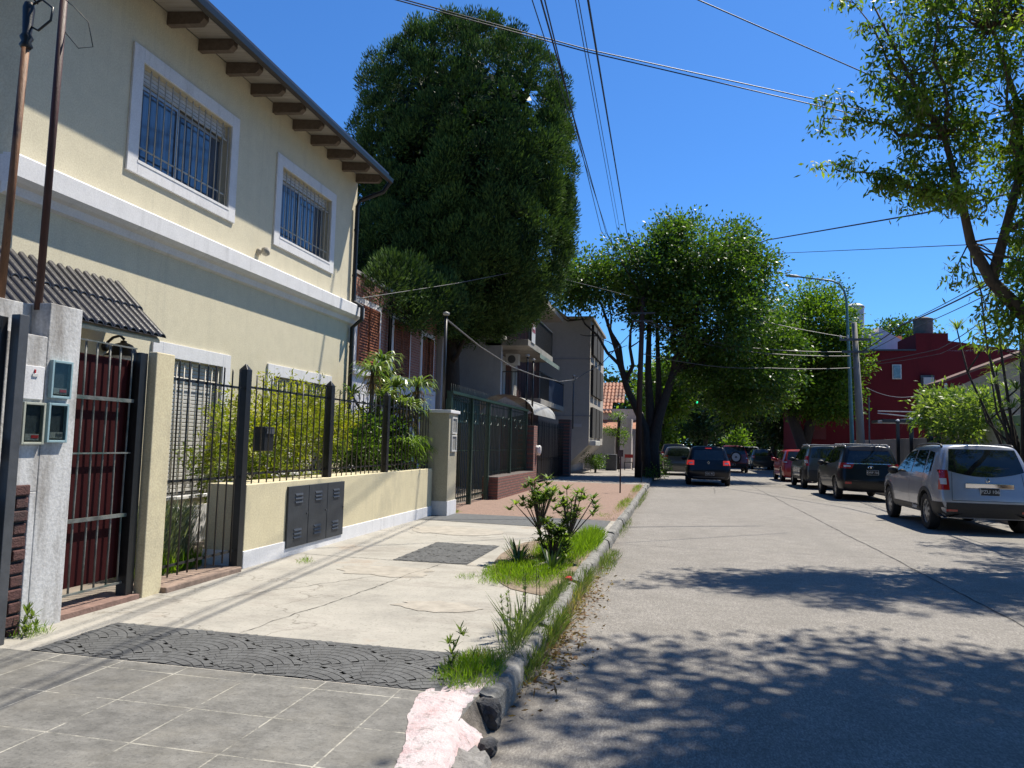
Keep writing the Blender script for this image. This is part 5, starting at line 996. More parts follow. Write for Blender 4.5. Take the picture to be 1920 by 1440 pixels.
WD2 = thing('leafy_weed', 'leafy weed at the foot of the white meter pillar', 'weeds', (-4.3, 4.35, .15)); rosobj('leaves', [(-4.32 + random.uniform(-.04, .04), 4.38 + random.uniform(-.1, .06), .17 + .02 * i) for i in range(8)], 6, .08, .016, LF_WD, WD2, droop=.2, up=1.4)
WD3 = thing('leafy_weed', 'upright leafy weed in the grass tuft beside the fan paving', 'weeds', (-1.35, 4.5, .15)); rosobj('leaves', [(-1.30 + random.uniform(-.07, .07), 4.55 + random.uniform(-.08, .08), .18 + .018 * i) for i in range(11)], 6, .075, .013, LF_WD, WD3, droop=.2, up=1.6)
tag(obj('fallen_branch', MB().tube([(-1.75, 7.95, .2), (-1.5, 8.1, .2), (-1.25, 8.35, .28)], [.012, .016, .01], 6), plain('pale_wood', (.5, .44, .34), .8, .2)), 'pale bare branch lying in the kerbside grass', 'branch')
tag(rock('litter', (-1.04, 7.6, .19), (.035, .05, .02), REDPL, 6, 2, .4), 'crumpled red scrap of litter on the kerb', 'litter')
# ================================================================== WIRES
def wire(label, pts, r=.012, sag=0, m_=WIRE):
    out = []
    for i in range(len(pts) - 1):
        a, b = Vector(pts[i]), Vector(pts[i + 1])
        for k in range(12): t = k / 12; p = a.lerp(b, t); p.z -= sag * 4 * t * (1 - t); out.append(p)
    out.append(Vector(pts[-1])); q = MB(); q.tube(out, r, 5); return tag(obj('overhead_cable', q, m_, None, True), label, 'cable')
wire('thick cable crossing high over the street above the cypress, lower of the pair', [(-8.5, 12.6, 11.1), (-2.02, 16.0, 10.40), (5.22, 20.0, 10.03)], .014)
wire('thick cable crossing high over the street above the cypress, upper of the pair', [(-8.5, 12.8, 11.25), (-2.02, 16.0, 10.46), (5.22, 20.0, 10.21)], .014)
wire('single cable slanting into the top right tree from the top edge', [(-2.0, 11.9, 10.2), (.38, 14.0, 10.13), (5.68, 19.0, 10.2)], .013)
wire('black cable rising from the big tree to the top right tree', [(-.5, 46, 12.3), (4.69, 40.0, 12.5), (7.87, 26.0, 9.39), (8.1, 20.0, 8.01)], .03)
wire('thin cable below the black one, near level, right of the big tree', [(0, 46, 11.6), (5.22, 40.0, 11.77), (8.88, 22.0, 7.28)], .014)
for i, (a_, b_, r_, lb) in enumerate((((-1.86, 9, 7.3), (-2.76, 30.0, 10.2), .008, 'leftmost thin cable of those running along the street'), ((-1.74, 9, 7.28), (-2.85, 30.0, 10.32), .013, 'second cable from the left running along the street'), ((-1.69, 9, 7.27), (-3.05, 30.0, 10.4), .011, 'third cable from the left running along the street'), ((-1.29, 9, 7.23), (-2.37, 30.0, 10.3), .007, 'thin cable fourth from the left running along the street'), ((-1.25, 9, 7.22), (-2.26, 30.0, 10.3), .007, 'thin cable fifth from the left running along the street'), ((-1.13, 9, 7.22), (-2.0, 30.0, 10.28), .016, 'thickest and rightmost cable running along the street'))):
    A0 = Vector(a_) + (Vector(a_) - Vector(b_)) * .6; wire(lb, [tuple(A0), a_, b_, (-1.45 + .1 * i, 34, 8.0)], r_)
wire('thin pale cable strung from the cream house across the cypress', [(-6.15, 13.4, 4.3), (-5.6, 18.0, 5.59), (-4.29, 21, 6.64), (-1.5, 33.6, 8.2)], .008, 0, WIREL)
wire('sagging twisted cable linking the thin masts to the wooden pole', [(-4.59, 14.3, 4.04), (-4.57, 17, 3.82), (-4.44, 20, 3.65), (-4.32, 23, 3.68), (-4.2, 27, 3.85), (-4.17, 31.0, 4.27), (-3.13, 32.5, 5.17), (-1.5, 33.6, 7.15)], .018, 0, WIREL)
for i, (pts, r_, lb) in enumerate((([(-1.4, 33.6, 8.25), (3.17, 34.5, 7.43), (7.85, 35.4, 6.6)], .016, 'topmost twisted cable crossing to the concrete pole'), ([(-1.45, 33.6, 7.3), (1.52, 34.5, 6.4), (4.1, 35, 6.07), (7.9, 35.4, 6.01)], .02, 'second cable down crossing in front of the big tree'), ([(-1.45, 33.6, 7.2), (1.52, 34.5, 6.22), (4.1, 35, 5.88), (7.9, 35.4, 5.82)], .02, 'third cable down crossing in front of the big tree'), ([(-1.5, 33.6, 5.71), (1.53, 34.5, 5.26), (4.1, 35, 5.22), (7.9, 35.4, 5.29)], .02, 'lowest cable crossing in front of the big tree'))):
    wire(lb, pts, r_, .05, WIREL)
for pts, r_, lb in (([(8.1, 35.4, 6.01), (7.73, 28.0, 6.01), (7.09, 19.0, 5.5), (6.9, 15, 5.3)], .022, 'thick cable from the concrete pole up into the top right tree'), ([(8.2, 35.4, 5.94), (7.9, 28.0, 5.82), (7.2, 19.0, 5.34), (7.0, 15, 5.1)], .012, 'thin cable just under the thick one at right'), ([(8.1, 35.4, 6.6), (7.9, 28.0, 6.12), (7.09, 19.0, 5.62), (6.9, 15, 5.4)], .012, 'uppermost cable running right from the concrete pole'), ([(8.3, 35.4, 5.5), (9.54, 30.0, 5.42), (8.65, 24.0, 5.35), (7.44, 18.0, 4.98)], .014, 'cable passing the water tank toward the dracaena'), ([(8.3, 35.4, 5.4), (9.6, 30.0, 5.25), (8.7, 24.0, 5.15), (7.5, 18.0, 4.8)], .01, 'lower thin cable passing under the water tank')):
    wire(lb, pts, r_, .04)
wire('thin cable across the maroon wall', [(8.3, 35.4, 4.4), (12, 40, 4.5), (15.5, 51.5, 5.9)], .015, .3, WIREL)
# ================================================================== CARS
def lerp(a, b, t): return a + (b - a) * t
def interp(tab, x):
    if x <= tab[0][0]: return tab[0][1]
    for (a, b), (c, d) in zip(tab, tab[1:]):
        if x <= c: return b + (d - b) * (x - a) / (c - a)
    return tab[-1][1]
def build_body(L, W, zb, top, yr, yf, side, plan_r, plan_f):
    us = [0, .015, .04, .08, .13, .19, .26, .33, .40, .47, .54, .60, .66, .72, .78, .84, .89, .93, .96, .985, 1.0]
    rings = []
    for s in us:
        y0 = s * L; zt = interp(top, y0); w_ = W / 2 * min(interp(plan_r, y0), interp(plan_f, L - y0)); pts = []
        zc = zt - .10
        def P(x, z): yy = y0 + interp(yr, z) * max(0, 1 - y0 / (.26 * L)) - interp(yf, z) * max(0, 1 - (L - y0) / (.16 * L)); return (x, yy, z)
        pts.append(P(0, zb)); pts.append(P(w_ * .86, zb)); pts.append(P(w_ * interp(side, zb + .05) * .985, zb + .05))
        for k in range(1, 9): z = lerp(zb + .05, zc, k / 8); pts.append(P(w_ * interp(side, z), z))
        xs = w_ * interp(side, zc)
        pts += [P(xs - .035, zt - .045), P(xs - .11, zt - .014), P(xs * .5, zt + .004), P(0, zt + .012)]
        rings.append(pts)
    n = len(rings[0]); vs, fs = [], []
    for r in rings:
        vs += r + [(-x, y, z) for x, y, z in r[1:-1]]
    m = 2 * n - 2
    def idx(i, k): return i * m + k
    order = list(range(n)) + list(range(2 * n - 3, n - 1, -1))       # ring order: right side up, then left side down
    for i in range(len(rings) - 1):
        for a in range(m):
            p, q_ = order[a], order[(a + 1) % m]; fs.append((idx(i, p), idx(i + 1, p), idx(i + 1, q_), idx(i, q_)))
    for i, flip in ((0, False), (len(rings) - 1, True)):
        for k in range(n - 1):
            a, b = k, k + 1; la = a if a in (0, n - 1) else a + n - 1; lb_ = b if b in (0, n - 1) else b + n - 1
            f = [idx(i, a), idx(i, b)] + ([idx(i, lb_)] if lb_ != b else []) + ([idx(i, la)] if la != a else [])
            fs.append(tuple(reversed(f)) if flip else tuple(f))
    return vs, fs
def car(name, label, loc, sp, paint, cat='car', group=None, zs=1.08):
    L, W, H_, wb, ro, wr = sp['L'], sp['W'], sp['H'], sp['wb'], sp['ro'], sp['wr']; t = thing(name, label, cat, (0, 0, 0), group)
    vs, fs = build_body(L, W, sp.get('zb', .24), sp['top'], sp['yr'], sp['yf'], sp['side'], sp.get('plan_r', [(0, .86), (.08, .93), (.25, .985), (.6, 1)]), sp.get('plan_f', [(0, .72), (.1, .84), (.3, .95), (.8, 1)]))
    me = bpy.data.meshes.new('body'); me.from_pydata(vs, [], fs); me.update(); o = bpy.data.objects.new('tmp_body', me); COL.objects.link(o)
    import bmesh
    bm = bmesh.new(); bm.from_mesh(me); bmesh.ops.recalc_face_normals(bm, faces=bm.faces); bm.to_mesh(me); bm.free()
    ss = o.modifiers.new('s', 'SUBSURF'); ss.levels = 2; ss.render_levels = 2; bpy.context.view_layer.update()
    dg = bpy.context.evaluated_depsgraph_get(); m1 = bpy.data.meshes.new_from_object(o.evaluated_get(dg)); bvh = BVHTree.FromPolygons([v.co.copy() for v in m1.vertices], [tuple(p.vertices) for p in m1.polygons])
    bpy.data.objects.remove(o); m1.materials.clear(); m1.materials.append(paint); m1.materials.append(PLAST)
    body = bpy.data.objects.new('tmp2', m1); COL.objects.link(body); body.data.polygons.foreach_set('use_smooth', [True] * len(m1.polygons))
    cutters = []
    for yw in (ro, ro + wb):
        q = MB(); q.lathe([(0, -2), (wr + .055, -2), (wr + .055, -(W / 2 - .28)), (0, -(W / 2 - .28))], (0, yw, wr), 'x', 36, 1); q.lathe([(0, W / 2 - .28), (wr + .055, W / 2 - .28), (wr + .055, 2), (0, 2)], (0, yw, wr), 'x', 36, 1)
        c = obj('cut', q, [paint, PLAST]); bm = bmesh.new(); bm.from_mesh(c.data); bmesh.ops.recalc_face_normals(bm, faces=bm.faces); bm.to_mesh(c.data); bm.free(); cutters.append(c)
        b_ = body.modifiers.new('b', 'BOOLEAN'); b_.object = c; b_.operation = 'DIFFERENCE'; b_.solver = 'EXACT'
    bpy.context.view_layer.update(); m2 = bpy.data.meshes.new_from_object(body.evaluated_get(bpy.context.evaluated_depsgraph_get()))
    bpy.data.objects.remove(body)
    for c in cutters: bpy.data.objects.remove(c)
    m2.name = 'body'; bo = bpy.data.objects.new('body', m2); COL.objects.link(bo); bo.parent = t; WL[bo.name] = Vector((0, 0, 0))
    def cast(o_, d_):
        h = bvh.ray_cast(Vector(o_), Vector(d_)); return h
    def sidep(nm, fn, nu, nv, mat_, off=.006, sides=(-1, 1), smooth=True, par=None):
        outs = []
        for s in sides:
            q = MB(); vs_ = []; ok = True
            for i in range(nu + 1):
                for j in range(nv + 1):
                    y, z = fn(i / nu, j / nv); h = cast((s * 3, y, z), (-s, 0, 0))
                    if h[0] is None: h = (Vector((s * W * .42, y, z)), Vector((s, 0, 0)))
                    vs_.append(h[0] + (h[1] if h[1].x * s > 0 else -h[1]) * off)
            q.add(vs_, [(i * (nv + 1) + j, (i + 1) * (nv + 1) + j, (i + 1) * (nv + 1) + j + 1, i * (nv + 1) + j + 1) for i in range(nu) for j in range(nv)]); outs.append(obj(nm, q, mat_, par or t, smooth))
        return outs
    def rearp(nm, fn, nu, nv, mat_, off=.006, smooth=True, par=None, front=False):
        q = MB(); vs_ = []
        for i in range(nu + 1):
            for j in range(nv + 1):
                x, z = fn(i / nu, j / nv); h = cast((x, L + 3 if front else -3, z), (0, -1 if front else 1, 0))
                if h[0] is None: h = (Vector((x, L if front else .1, z)), Vector((0, -1, 0)))
                nn = h[1] if (h[1].y > 0) == front else -h[1]; vs_.append(h[0] + nn * off)
        q.add(vs_, [(i * (nv + 1) + j, (i + 1) * (nv + 1) + j, (i + 1) * (nv + 1) + j + 1, i * (nv + 1) + j + 1) for i in range(nu) for j in range(nv)]); return obj(nm, q, mat_, par or t, smooth)
    bil = lambda c: (lambda u, v: tuple(lerp(lerp(c[0][k], c[1][k], u), lerp(c[3][k], c[2][k], u), v) for k in (0, 1)))
    for c in sp['win']: sidep('side_window', bil(c), 8, 6, CGLASS)
    xb, zbt, xt, ztp, sag = sp['rear']
    rearp('rear_window', lambda u, v: ((2 * u - 1) * lerp(xb, xt, v), lerp(zbt - sag * (1 - (2 * u - 1) ** 2) + (0), ztp, v)), 16, 8, CGLASS)
    if 'front' in sp: rearp('windscreen', bil(sp['front']), 14, 8, CGLASS, front=True)
    # tail lights
    for s in (-1, 1):
        q = MB(); x0, x1, z0, z1, y1 = sp['tail']; vs_ = []; nu, nv = 10, 6
        for i in range(nu + 1):
            for j in range(nv + 1):
                u, v = i / nu, j / nv; z = lerp(z0, z1, v)
                if u < .5:
                    x = s * lerp(x0 + sp.get('tslant', 0) * (v - .5), x1, u * 2); h = cast((x, -3, z), (0, 1, 0)); 
                else:
                    y = lerp(.10, y1, (u - .5) * 2) + interp(sp['yr'], z); h = cast((s * 3, y, z), (-s, 0, 0))
                if h[0] is None: h = (Vector((s * x1, .1, z)), Vector((0, -1, 0)))
                d = h[0] - Vector((0, L / 2, h[0].z)); nn = h[1] if h[1].dot(d) > 0 else -h[1]; vs_.append(h[0] + nn * .009)
        q.add(vs_, [(i * (nv + 1) + j, (i + 1) * (nv + 1) + j, (i + 1) * (nv + 1) + j + 1, i * (nv + 1) + j + 1) for i in range(nu) for j in range(nv)])
        tl = obj('tail_light', q, sp.get('tailmat', REDL), t, True)
        cz = lerp(z0, z1, sp.get('clr', .42)); cx = s * lerp(x0, x1, .55); hh = (z1 - z0) * .15; ww = (x1 - x0) * .3
        rearp('reversing_lamp', lambda u, v: (cx + ww * (2 * u - 1), cz + hh * (2 * v - 1)), 4, 3, CLEARL, .016, par=tl)
    # wheels
    for s in (-1, 1):
        for yw in (ro, ro + wb):
            x = s * (W / 2 - .115); q = MB(); tw = .10
            q.lathe([(wr * .66, -tw * .9), (wr * .80, -tw), (wr * .95, -tw * .92), (wr, -tw * .6), (wr, tw * .6), (wr * .95, tw * .92), (wr * .80, tw), (wr * .66, tw * .9)], (x, yw, wr), 'x', 32, closed=True)
            wo = obj('wheel', q, RUBBER, t, 'auto'); q = MB(); e = s * tw
            q.lathe([(wr * .68, e * .86), (wr * .66, e * .7), (wr * .60, e * .62), (wr * .28, e * .78), (wr * .12, e * .86), (0, e * .88)], (x, yw, wr), 'x', 28)
            ri = obj('rim', q, HUB, wo, True); q = MB(); ns = sp.get('spokes', 8)
            for k in range(ns):
                a = 6.283 * k / ns; r0, r1 = wr * .33, wr * .56; dw = sp.get('gap', .035)
                ca, sa = math.cos(a), math.sin(a); pts = []
                for rr, tt in ((r0, -.6), (r0, .6), (r1, 1.0), (r1, -1.0)): pts.append((x + e * (.80 - .18 * (rr - r0) / (r1 - r0)) + s * .004, yw + rr * ca - tt * dw * sa, wr + rr * sa + tt * dw * ca))
                q.add(pts, [(0, 1, 2, 3)])
            obj('rim_slot', q, BLACKM, ri)
    # arch lining lips, lower cladding
    if sp.get('clad'):
        for yw in (ro, ro + wb): sidep('arch_trim', lambda u, v: (yw + (wr + lerp(.05, .125, v)) * math.cos(math.pi * lerp(-.06, 1.06, u)), max(sp.get('zb', .24) + .03, wr + (wr + lerp(.05, .125, v)) * math.sin(math.pi * lerp(-.06, 1.06, u)))), 24, 2, PLAST, .012)
        sidep('sill_trim', lambda u, v: (lerp(ro + wr + .12, ro + wb - wr - .12, u), lerp(sp.get('zb', .24) + .07, .44, v)), 10, 3, sp['clad'], .010)
        rearp('rear_bumper', lambda u, v: ((2 * u - 1) * W / 2 * .92, lerp(.30, sp.get('bump', .56), v)), 14, 4, PLAST, .012)
        sidep('bumper_side', lambda u, v: (lerp(.06, ro - wr - .06, u), lerp(.30, sp.get('bump', .56), v)), 6, 3, PLAST, .022)
    # door gaps, handles, mirrors
    for y_ in sp['gaps']: sidep('door_gap', lambda u, v: (y_ + .009 * u, lerp(.42, sp['belt'], v)), 1, 8, BLACKM, .003)
    for y_ in sp['handles']:
        for o_ in sidep('door_handle', lambda u, v: (y_ + .17 * u, sp['belt'] - .12 + .028 * v), 3, 1, sp.get('hmat', paint), .028): pass
    for s in (-1, 1):
        q = MB(); mx_, my, mz = s * (W / 2 + .06), sp['mirror'][0], sp['mirror'][1]; q.lathe([(0, -.055), (.06, -.05), (.085, 0), (.07, .05), (0, .07)], (0, 0, 0), 'x', 12); q.v = [(mx_ + y * 1.35, my + x, mz + z) for x, y, z in q.v]; q.tube([(mx_ - s * .08, my, mz - .03), (mx_ - s * .2, my + .03, mz - .06)], .02, 5); obj('mirror', q, sp.get('mirmat', paint), t, True)
    if sp.get('rails'):
        for s in (-1, 1):
            x = s * W / 2 * .70; y0, y1 = sp['rails'][:2]; q = MB(); rz = lambda yy: (cast((x, yy, 3), (0, 0, -1))[0] or Vector((0, 0, H_))).z
            zr = rz(1.4) + .045; q.tube([(x, y0, rz(y0) - .01), (x, y0 + .08, rz(y0 + .08) + .035), (x, y0 + .3, rz(y0 + .3) + .045), (x, (y0 + y1) / 2, zr + .003), (x, y1 - .3, rz(y1 - .3) + .045), (x, y1 - .08, rz(y1 - .08) + .035), (x, y1, rz(y1) - .01)], .02, 8); obj('roof_rail', q, sp.get('railmat', PLAST), t, True)
        if sp.get('bars'):
            for y_ in sp['bars']: q = MB(); q.box(-W / 2 * .74, W / 2 * .74, y_ - .035, y_ + .035, zr + .015, zr + .045); obj('roof_bar', q, ALU, t, bevel=.01)
    # plate
    if 'plate' in sp:
        x, z, txt = sp['plate']; h = cast((x, -3, z), (0, 1, 0)); yy = h[0].y - .022; q = MB().box(x - .16, x + .16, yy, yy + .02, z - .065, z + .065); p = obj('number_plate', q, plain('plate_black', (.015, .015, .017), .4), t)
        q = MB(); q.box(x - .165, x + .165, yy + .003, yy + .012, z - .072, z - .065); q.box(x - .165, x + .165, yy + .003, yy + .012, z + .065, z + .072); q.box(x - .17, x - .16, yy + .003, yy + .012, z - .072, z + .072); q.box(x + .16, x + .17, yy + .003, yy + .012, z - .072, z + .072); obj('plate_frame', q, WHITEP, p)
        text('plate_number', txt, .088, WHITEP, p, (x, yy - .001, z - .002), (R(90), 0, 0), .001)
    if 'spoiler' in sp: rearp('rear_spoiler', lambda u, v: ((2 * u - 1) * sp['rear'][2] * 1.02, lerp(sp['rear'][3] + .005, H_ - .035, v)), 12, 3, sp['spoiler'], .02)
    q = MB(); h = cast((.05, -3, sp['rear'][1] + .05), (0, 1, 0))
    if h[0] is not None: yy = h[0].y; q.tube([(.0, yy - .02, sp['rear'][1] - .01), (.2, yy - .0, sp['rear'][1] + .05), (.42, yy + .015, sp['rear'][1] + .07)], .008, 5); obj('wiper', q, BLACKM, t)
    if 'extra' in sp: sp['extra'](t, cast, rearp, sidep, bil)
    t.location = loc; t.scale = (sp.get('xs', 1.02), 1, zs); return t
SILV = carpaint('silver_paint', (.50, .51, .54), .45); NAVY = carpaint('navy_black_paint', (.005, .006, .009)); BLKP = carpaint('dark_blue_paint', (.005, .007, .014)); REDP = carpaint('red_paint', (.42, .012, .018)); GREYP = carpaint('olive_grey_paint', (.10, .105, .10), .4); DGRY = carpaint('green_grey_paint', (.05, .065, .07), .3); WHTP = carpaint('white_car_paint', (.55, .56, .56)); DRED = carpaint('deep_red_paint', (.20, .012, .02))
def suv(**k):
    d = dict(L=4.31, W=1.82, H=1.62, wb=2.67, ro=.80, wr=.345, zb=.27, belt=1.02, clad=PLAST,
        top=[(0, 1.60), (.2, 1.615), (.8, 1.62), (1.8, 1.62), (2.25, 1.58), (2.55, 1.45), (2.95, 1.18), (3.15, 1.08), (3.6, 1.04), (4.0, .98), (4.31, .88)],
        yr=[(.27, .10), (.45, .02), (.62, .0), (.78, .06), (1.0, .10), (1.3, .22), (1.6, .40)], yf=[(.27, .10), (.5, .0), (.75, .02), (.9, .12), (1.1, .3)],
        side=[(.27, .955), (.42, .985), (.62, 1.0), (.85, .99), (1.0, .965), (1.08, .925), (1.35, .83), (1.5, .77), (1.6, .72)],
        win=[[(.62, 1.10), (.95, 1.07), (1.02, 1.49), (.70, 1.46)], [(1.03, 1.065), (1.78, 1.05), (1.75, 1.50), (1.12, 1.50)], [(1.86, 1.05), (2.88, 1.04), (2.32, 1.46), (1.84, 1.50)]],
        rear=(.66, 1.13, .58, 1.53, .10), front=[(-.62, 1.12), (.62, 1.12), (.52, 1.5), (-.52, 1.5)], tail=(.66, .84, .80, 1.13, .12), gaps=(1.0, 1.83, 2.98), handles=(1.13, 1.98), mirror=(2.78, 1.06), mirmat=PLAST, rails=(.55, 2.35, 1.70), spokes=8); d.update(k); return d
def ex_silver(t, cast, rearp, sidep, bil):
    h = cast((.02, -3, .86), (0, 1, 0)); y = h[0].y; q = MB().box(-.40, .44, y - .03, y + .01, .83, .915); obj('chrome_strip', q, CHROME, t, bevel=.008)
    h = cast((0, -3, .97), (0, 1, 0)); y = h[0].y; q = MB(); a, b, c, d = (.0, .065), (.042, 0), (0, -.065), (-.042, 0)
    for (p0, p1, p2, p3) in ((a, b, (.022, 0), (0, .034)), (b, c, (0, -.034), (.022, 0)), (c, d, (-.022, 0), (0, -.034)), (d, a, (0, .034), (-.022, 0))): q.add([(p0[0], y - .014, .97 + p0[1]), (p1[0], y - .014, .97 + p1[1]), (p2[0], y - .022, .97 + p2[1]), (p3[0], y - .022, .97 + p3[1])], [(0, 1, 2, 3)])
    obj('badge', q, CHROME, t)
    text('door_lettering', 'Duster', .12, WHITEP, t, (-.915, 1.42, .395), (R(90), 0, R(-90)), .002)
    for s in (-1, 1): rearp('reflector', lambda u, v: (s * lerp(.55, .74, u), lerp(.40, .44, v)), 3, 1, REDL, .02)
    for sx in (-1, 1): rearp('tailgate_gap', lambda u, v: (sx * (lerp(.64, .60, v)), lerp(.60, 1.1, v)) if u < .5 else (sx * (lerp(.648, .608, v)), lerp(.60, 1.1, v)), 1, 8, BLACKM, .004)
    rearp('tailgate_gap', lambda u, v: ((2 * u - 1) * .64, .595 + .008 * v), 10, 1, BLACKM, .004)
c1 = car('parked_car', 'silver suv with dark roof rails, the nearest parked car on the right', (5.99, 16.15, 0), suv(plate=(.02, .77, 'PZU 106'), extra=ex_silver, tail=(.67, .83, .78, 1.14, .10)), SILV, 'car', 'cars parked along the right kerb')
def ex_dark(t, cast, rearp, sidep, bil):
    for s in (-1, 1): rearp('reflector', lambda u, v: (s * lerp(.58, .76, u), lerp(.50, .56, v)), 3, 1, REDL, .02)
    h = cast((0, -3, 1.0), (0, 1, 0)); q = MB(); q.lathe([(.05, 0), (.062, .006), (.05, .012)], (0, 0, 0), 'x', 16, closed=True); q.v = [(y * 1.4, h[0].y - .012 + x, .985 + z * .7) for x, y, z in q.v]; q.box(-.02, .02, h[0].y - .014, h[0].y - .006, .96, 1.01); obj('badge', q, CHROME, t)
    rearp('window_trim', lambda u, v: ((2 * u - 1) * .68, 1.075 + .022 * v), 12, 1, CHROME, .01)
car('parked_car', 'black suv with silver roof bars parked ahead of the silver one', (6.02, 25.1, 0), suv(L=4.41, W=1.82, H=1.60, wb=2.64, ro=.92, wr=.34, clad=None, plate=(.04, .84, 'KWP 703'), bars=(.9, 2.0), railmat=ALU, rails=(.5, 2.3, 1.68), extra=ex_dark, tail=(.50, .82, .94, 1.10, .34), tslant=-.1, spokes=10, spoiler=NAVY,
    win=[[(.66, 1.20), (.98, 1.12), (1.05, 1.46), (.85, 1.44)], [(1.05, 1.11), (1.85, 1.06), (1.8, 1.48), (1.15, 1.47)], [(1.93, 1.05), (3.0, 1.02), (2.40, 1.44), (1.9, 1.48)]], rear=(.68, 1.12, .56, 1.46, .03)), NAVY, 'car', 'cars parked along the right kerb')
car('parked_car', 'olive grey suv with tall tail lights and a dark plastic bumper', (6.0, 31.7, 0), suv(L=4.2, W=1.76, H=1.64, wb=2.6, ro=.85, wr=.33, tail=(.70, .83, .86, 1.22, .10), clad=PLAST, bump=.72, bars=(1.0, 1.9), rear=(.62, 1.16, .56, 1.52, 0), railmat=ALU, rails=(.5, 2.3, 1.72), yr=[(.27, .06), (.5, .0), (.9, .03), (1.6, .18)]), GREYP, 'car', 'cars parked along the right kerb')
def hatch(**k):
    d = dict(L=3.95, W=1.70, H=1.46, wb=2.5, ro=.70, wr=.30, zb=.2, belt=.92, clad=None,
        top=[(0, 1.43), (.25, 1.45), (.8, 1.46), (1.7, 1.46), (2.2, 1.40), (2.6, 1.22), (3.0, 1.0), (3.2, .94), (3.6, .84), (3.95, .72)],
        yr=[(.2, .08), (.45, 0), (.65, .02), (.9, .10), (1.2, .26), (1.45, .42)], yf=[(.2, .08), (.45, 0), (.7, .05), (.9, .2)],
        side=[(.2, .95), (.4, .985), (.6, 1), (.8, .985), (.92, .955), (1.2, .84), (1.45, .72)],
        win=[[(.62, 1.0), (.95, .97), (1.0, 1.34), (.80, 1.32)], [(1.02, .96), (1.75, .94), (1.7, 1.36), (1.08, 1.35)], [(1.83, .94), (2.85, .93), (2.25, 1.31), (1.8, 1.36)]],
        rear=(.60, 1.0, .52, 1.36, .03), front=[(-.6, 1.0), (.6, 1.0), (.5, 1.35), (-.5, 1.35)], tail=(.56, .78, .80, 1.0, .2), gaps=(.98, 1.8, 2.9), handles=(1.1, 1.92), mirror=(2.75, .98), spokes=7); d.update(k); return d
car('parked_car', 'bright red hatchback parked beyond the olive grey suv', (5.95, 37.9, 0), hatch(), REDP, 'car', 'cars parked along the right kerb')
car('parked_car', 'dark green-grey hatchback parked in the shade farther down on the right', (6.5, 58.5, 0), hatch(H=1.5), DGRY, 'car', 'cars parked along the right kerb')
car('parked_car', 'pale boxy suv behind the green-grey hatchback', (6.2, 65, 0), suv(rails=None), WHTP, 'car', 'cars parked along the right kerb')
def ex_spare(t, cast, rearp, sidep, bil):
    sw = thing2 = None; q = MB(); q.lathe([(0, -.1), (.30, -.1), (.335, -.04), (.335, .04), (.24, .08), (0, .08)], (0, 0, 0), 'x', 28); q.v = [(.08 + y, -.10 - x * 1., .93 + z) for x, y, z in q.v]; s_ = obj('spare_wheel', q, RUBBER, t, 'auto')
    q = MB(); q.lathe([(.09, .085), (.22, .10), (.245, .09)], (0, 0, 0), 'x', 28); 
    for k in range(5): a = 6.283 * k / 5 + .3; ca, sa = math.cos(a), math.sin(a); q.add([(.105, .05 * ca - .03 * sa, .05 * sa + .03 * ca), (.105, .05 * ca + .03 * sa, .05 * sa - .03 * ca), (.10, .24 * ca + .05 * sa, .24 * sa - .05 * ca), (.10, .24 * ca - .05 * sa, .24 * sa + .05 * ca)], [(0, 1, 2, 3)])
    q.v = [(.08 + y, -.10 - x, .93 + z) for x, y, z in q.v]; obj('rim', q, SHUTR, s_)
car('moving_car', 'deep red suv with a spare wheel on its back', (3.75, 49.6, 0), suv(W=1.78, L=4.2, H=1.66, rails=None, clad=PLAST, extra=ex_spare, tail=(.66, .82, .78, 1.0, .1), plate=(-.1, .5, 'NJD')), DRED, 'car')
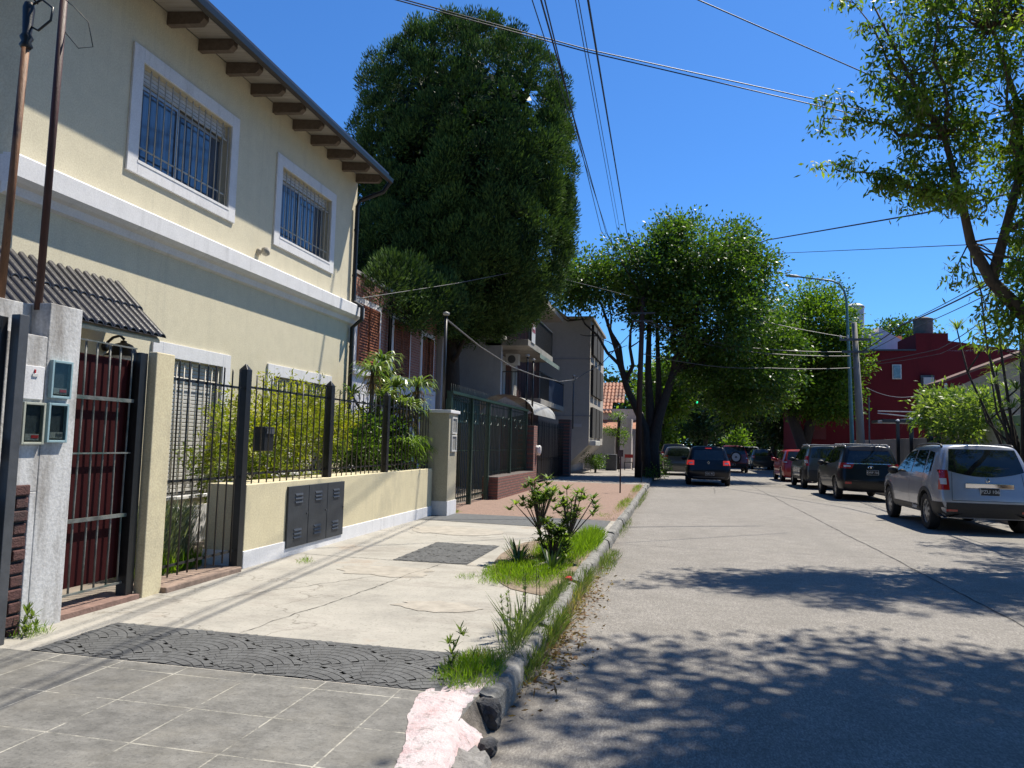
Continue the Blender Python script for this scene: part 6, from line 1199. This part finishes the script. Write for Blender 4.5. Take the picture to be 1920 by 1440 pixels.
def ex_navy(t, cast, rearp, sidep, bil):
    h = cast((0, -3, .94), (0, 1, 0)); y = h[0].y; q = MB(); q.add([(0, y - .012, 1.02), (.05, y - .012, .94), (0, y - .012, .86), (-.05, y - .012, .94), (0, y - .012, .98), (.025, y - .012, .94), (0, y - .012, .90), (-.025, y - .012, .94)], [(0, 1, 5, 4), (1, 2, 6, 5), (2, 3, 7, 6), (3, 0, 4, 7)]); obj('badge', q, CHROME, t)
    rearp('third_brake_light', lambda u, v: ((2 * u - 1) * .12, 1.50 + .03 * v), 3, 1, REDL2, .03); rearp('bumper_strip', lambda u, v: ((2 * u - 1) * .62, .34 + .04 * v), 6, 1, GREYM, .015)
car('moving_car', 'black hatchback with lit brake lights driving away along the road', (1.36, 31.3, 0), suv(L=4.07, W=1.76, H=1.56, wb=2.59, ro=.75, wr=.32, zb=.25, clad=None, tail=(.56, .80, .84, 1.03, .25), tailmat=REDL2, plate=(.04, .50, 'IDC 95'), rails=(.5, 2.2, 1.62), extra=ex_navy, rear=(.60, 1.06, .54, 1.46, .02), spoiler=BLKP), BLKP, 'car', None, 1.0)
car('parked_car', 'grey car at the left kerb half hidden behind the black hatchback', (.22, 41.5, 0), hatch(H=1.5), GREYP, 'car', 'cars parked along the left kerb')
car('parked_car', 'dark suv at the left kerb beyond the grey one', (-.02, 48.2, 0), suv(H=1.7, rails=None, clad=None), NAVY, 'car', 'cars parked along the left kerb')

C_, Nn = clumps([(9, -12, 7.5, 5, 7, 3.5), (-3.0, -16, 8, 4, 6, 3.5), (3, -32, 7, 9, 5, 6), (3, -48, 5, 28, 4, 6), (5, -5, 10.5, 8, 4, 2.2), (4, -17, 14, 12, 7, 3)], 1.6, (.3, 1.02))  # unseen leaf mass added behind the camera to darken reflections and sky light
P_ = np.repeat(C_, 60, 0) + rng.normal(size=(len(C_) * 60, 3)) * .6; n = len(P_)
tag(leafobj('added_unseen_canopy', P_, rng.normal(size=P_.shape), rng.uniform(.3, .5, n), rng.uniform(.2, .35, n), LF_DK, None), kind='stuff')
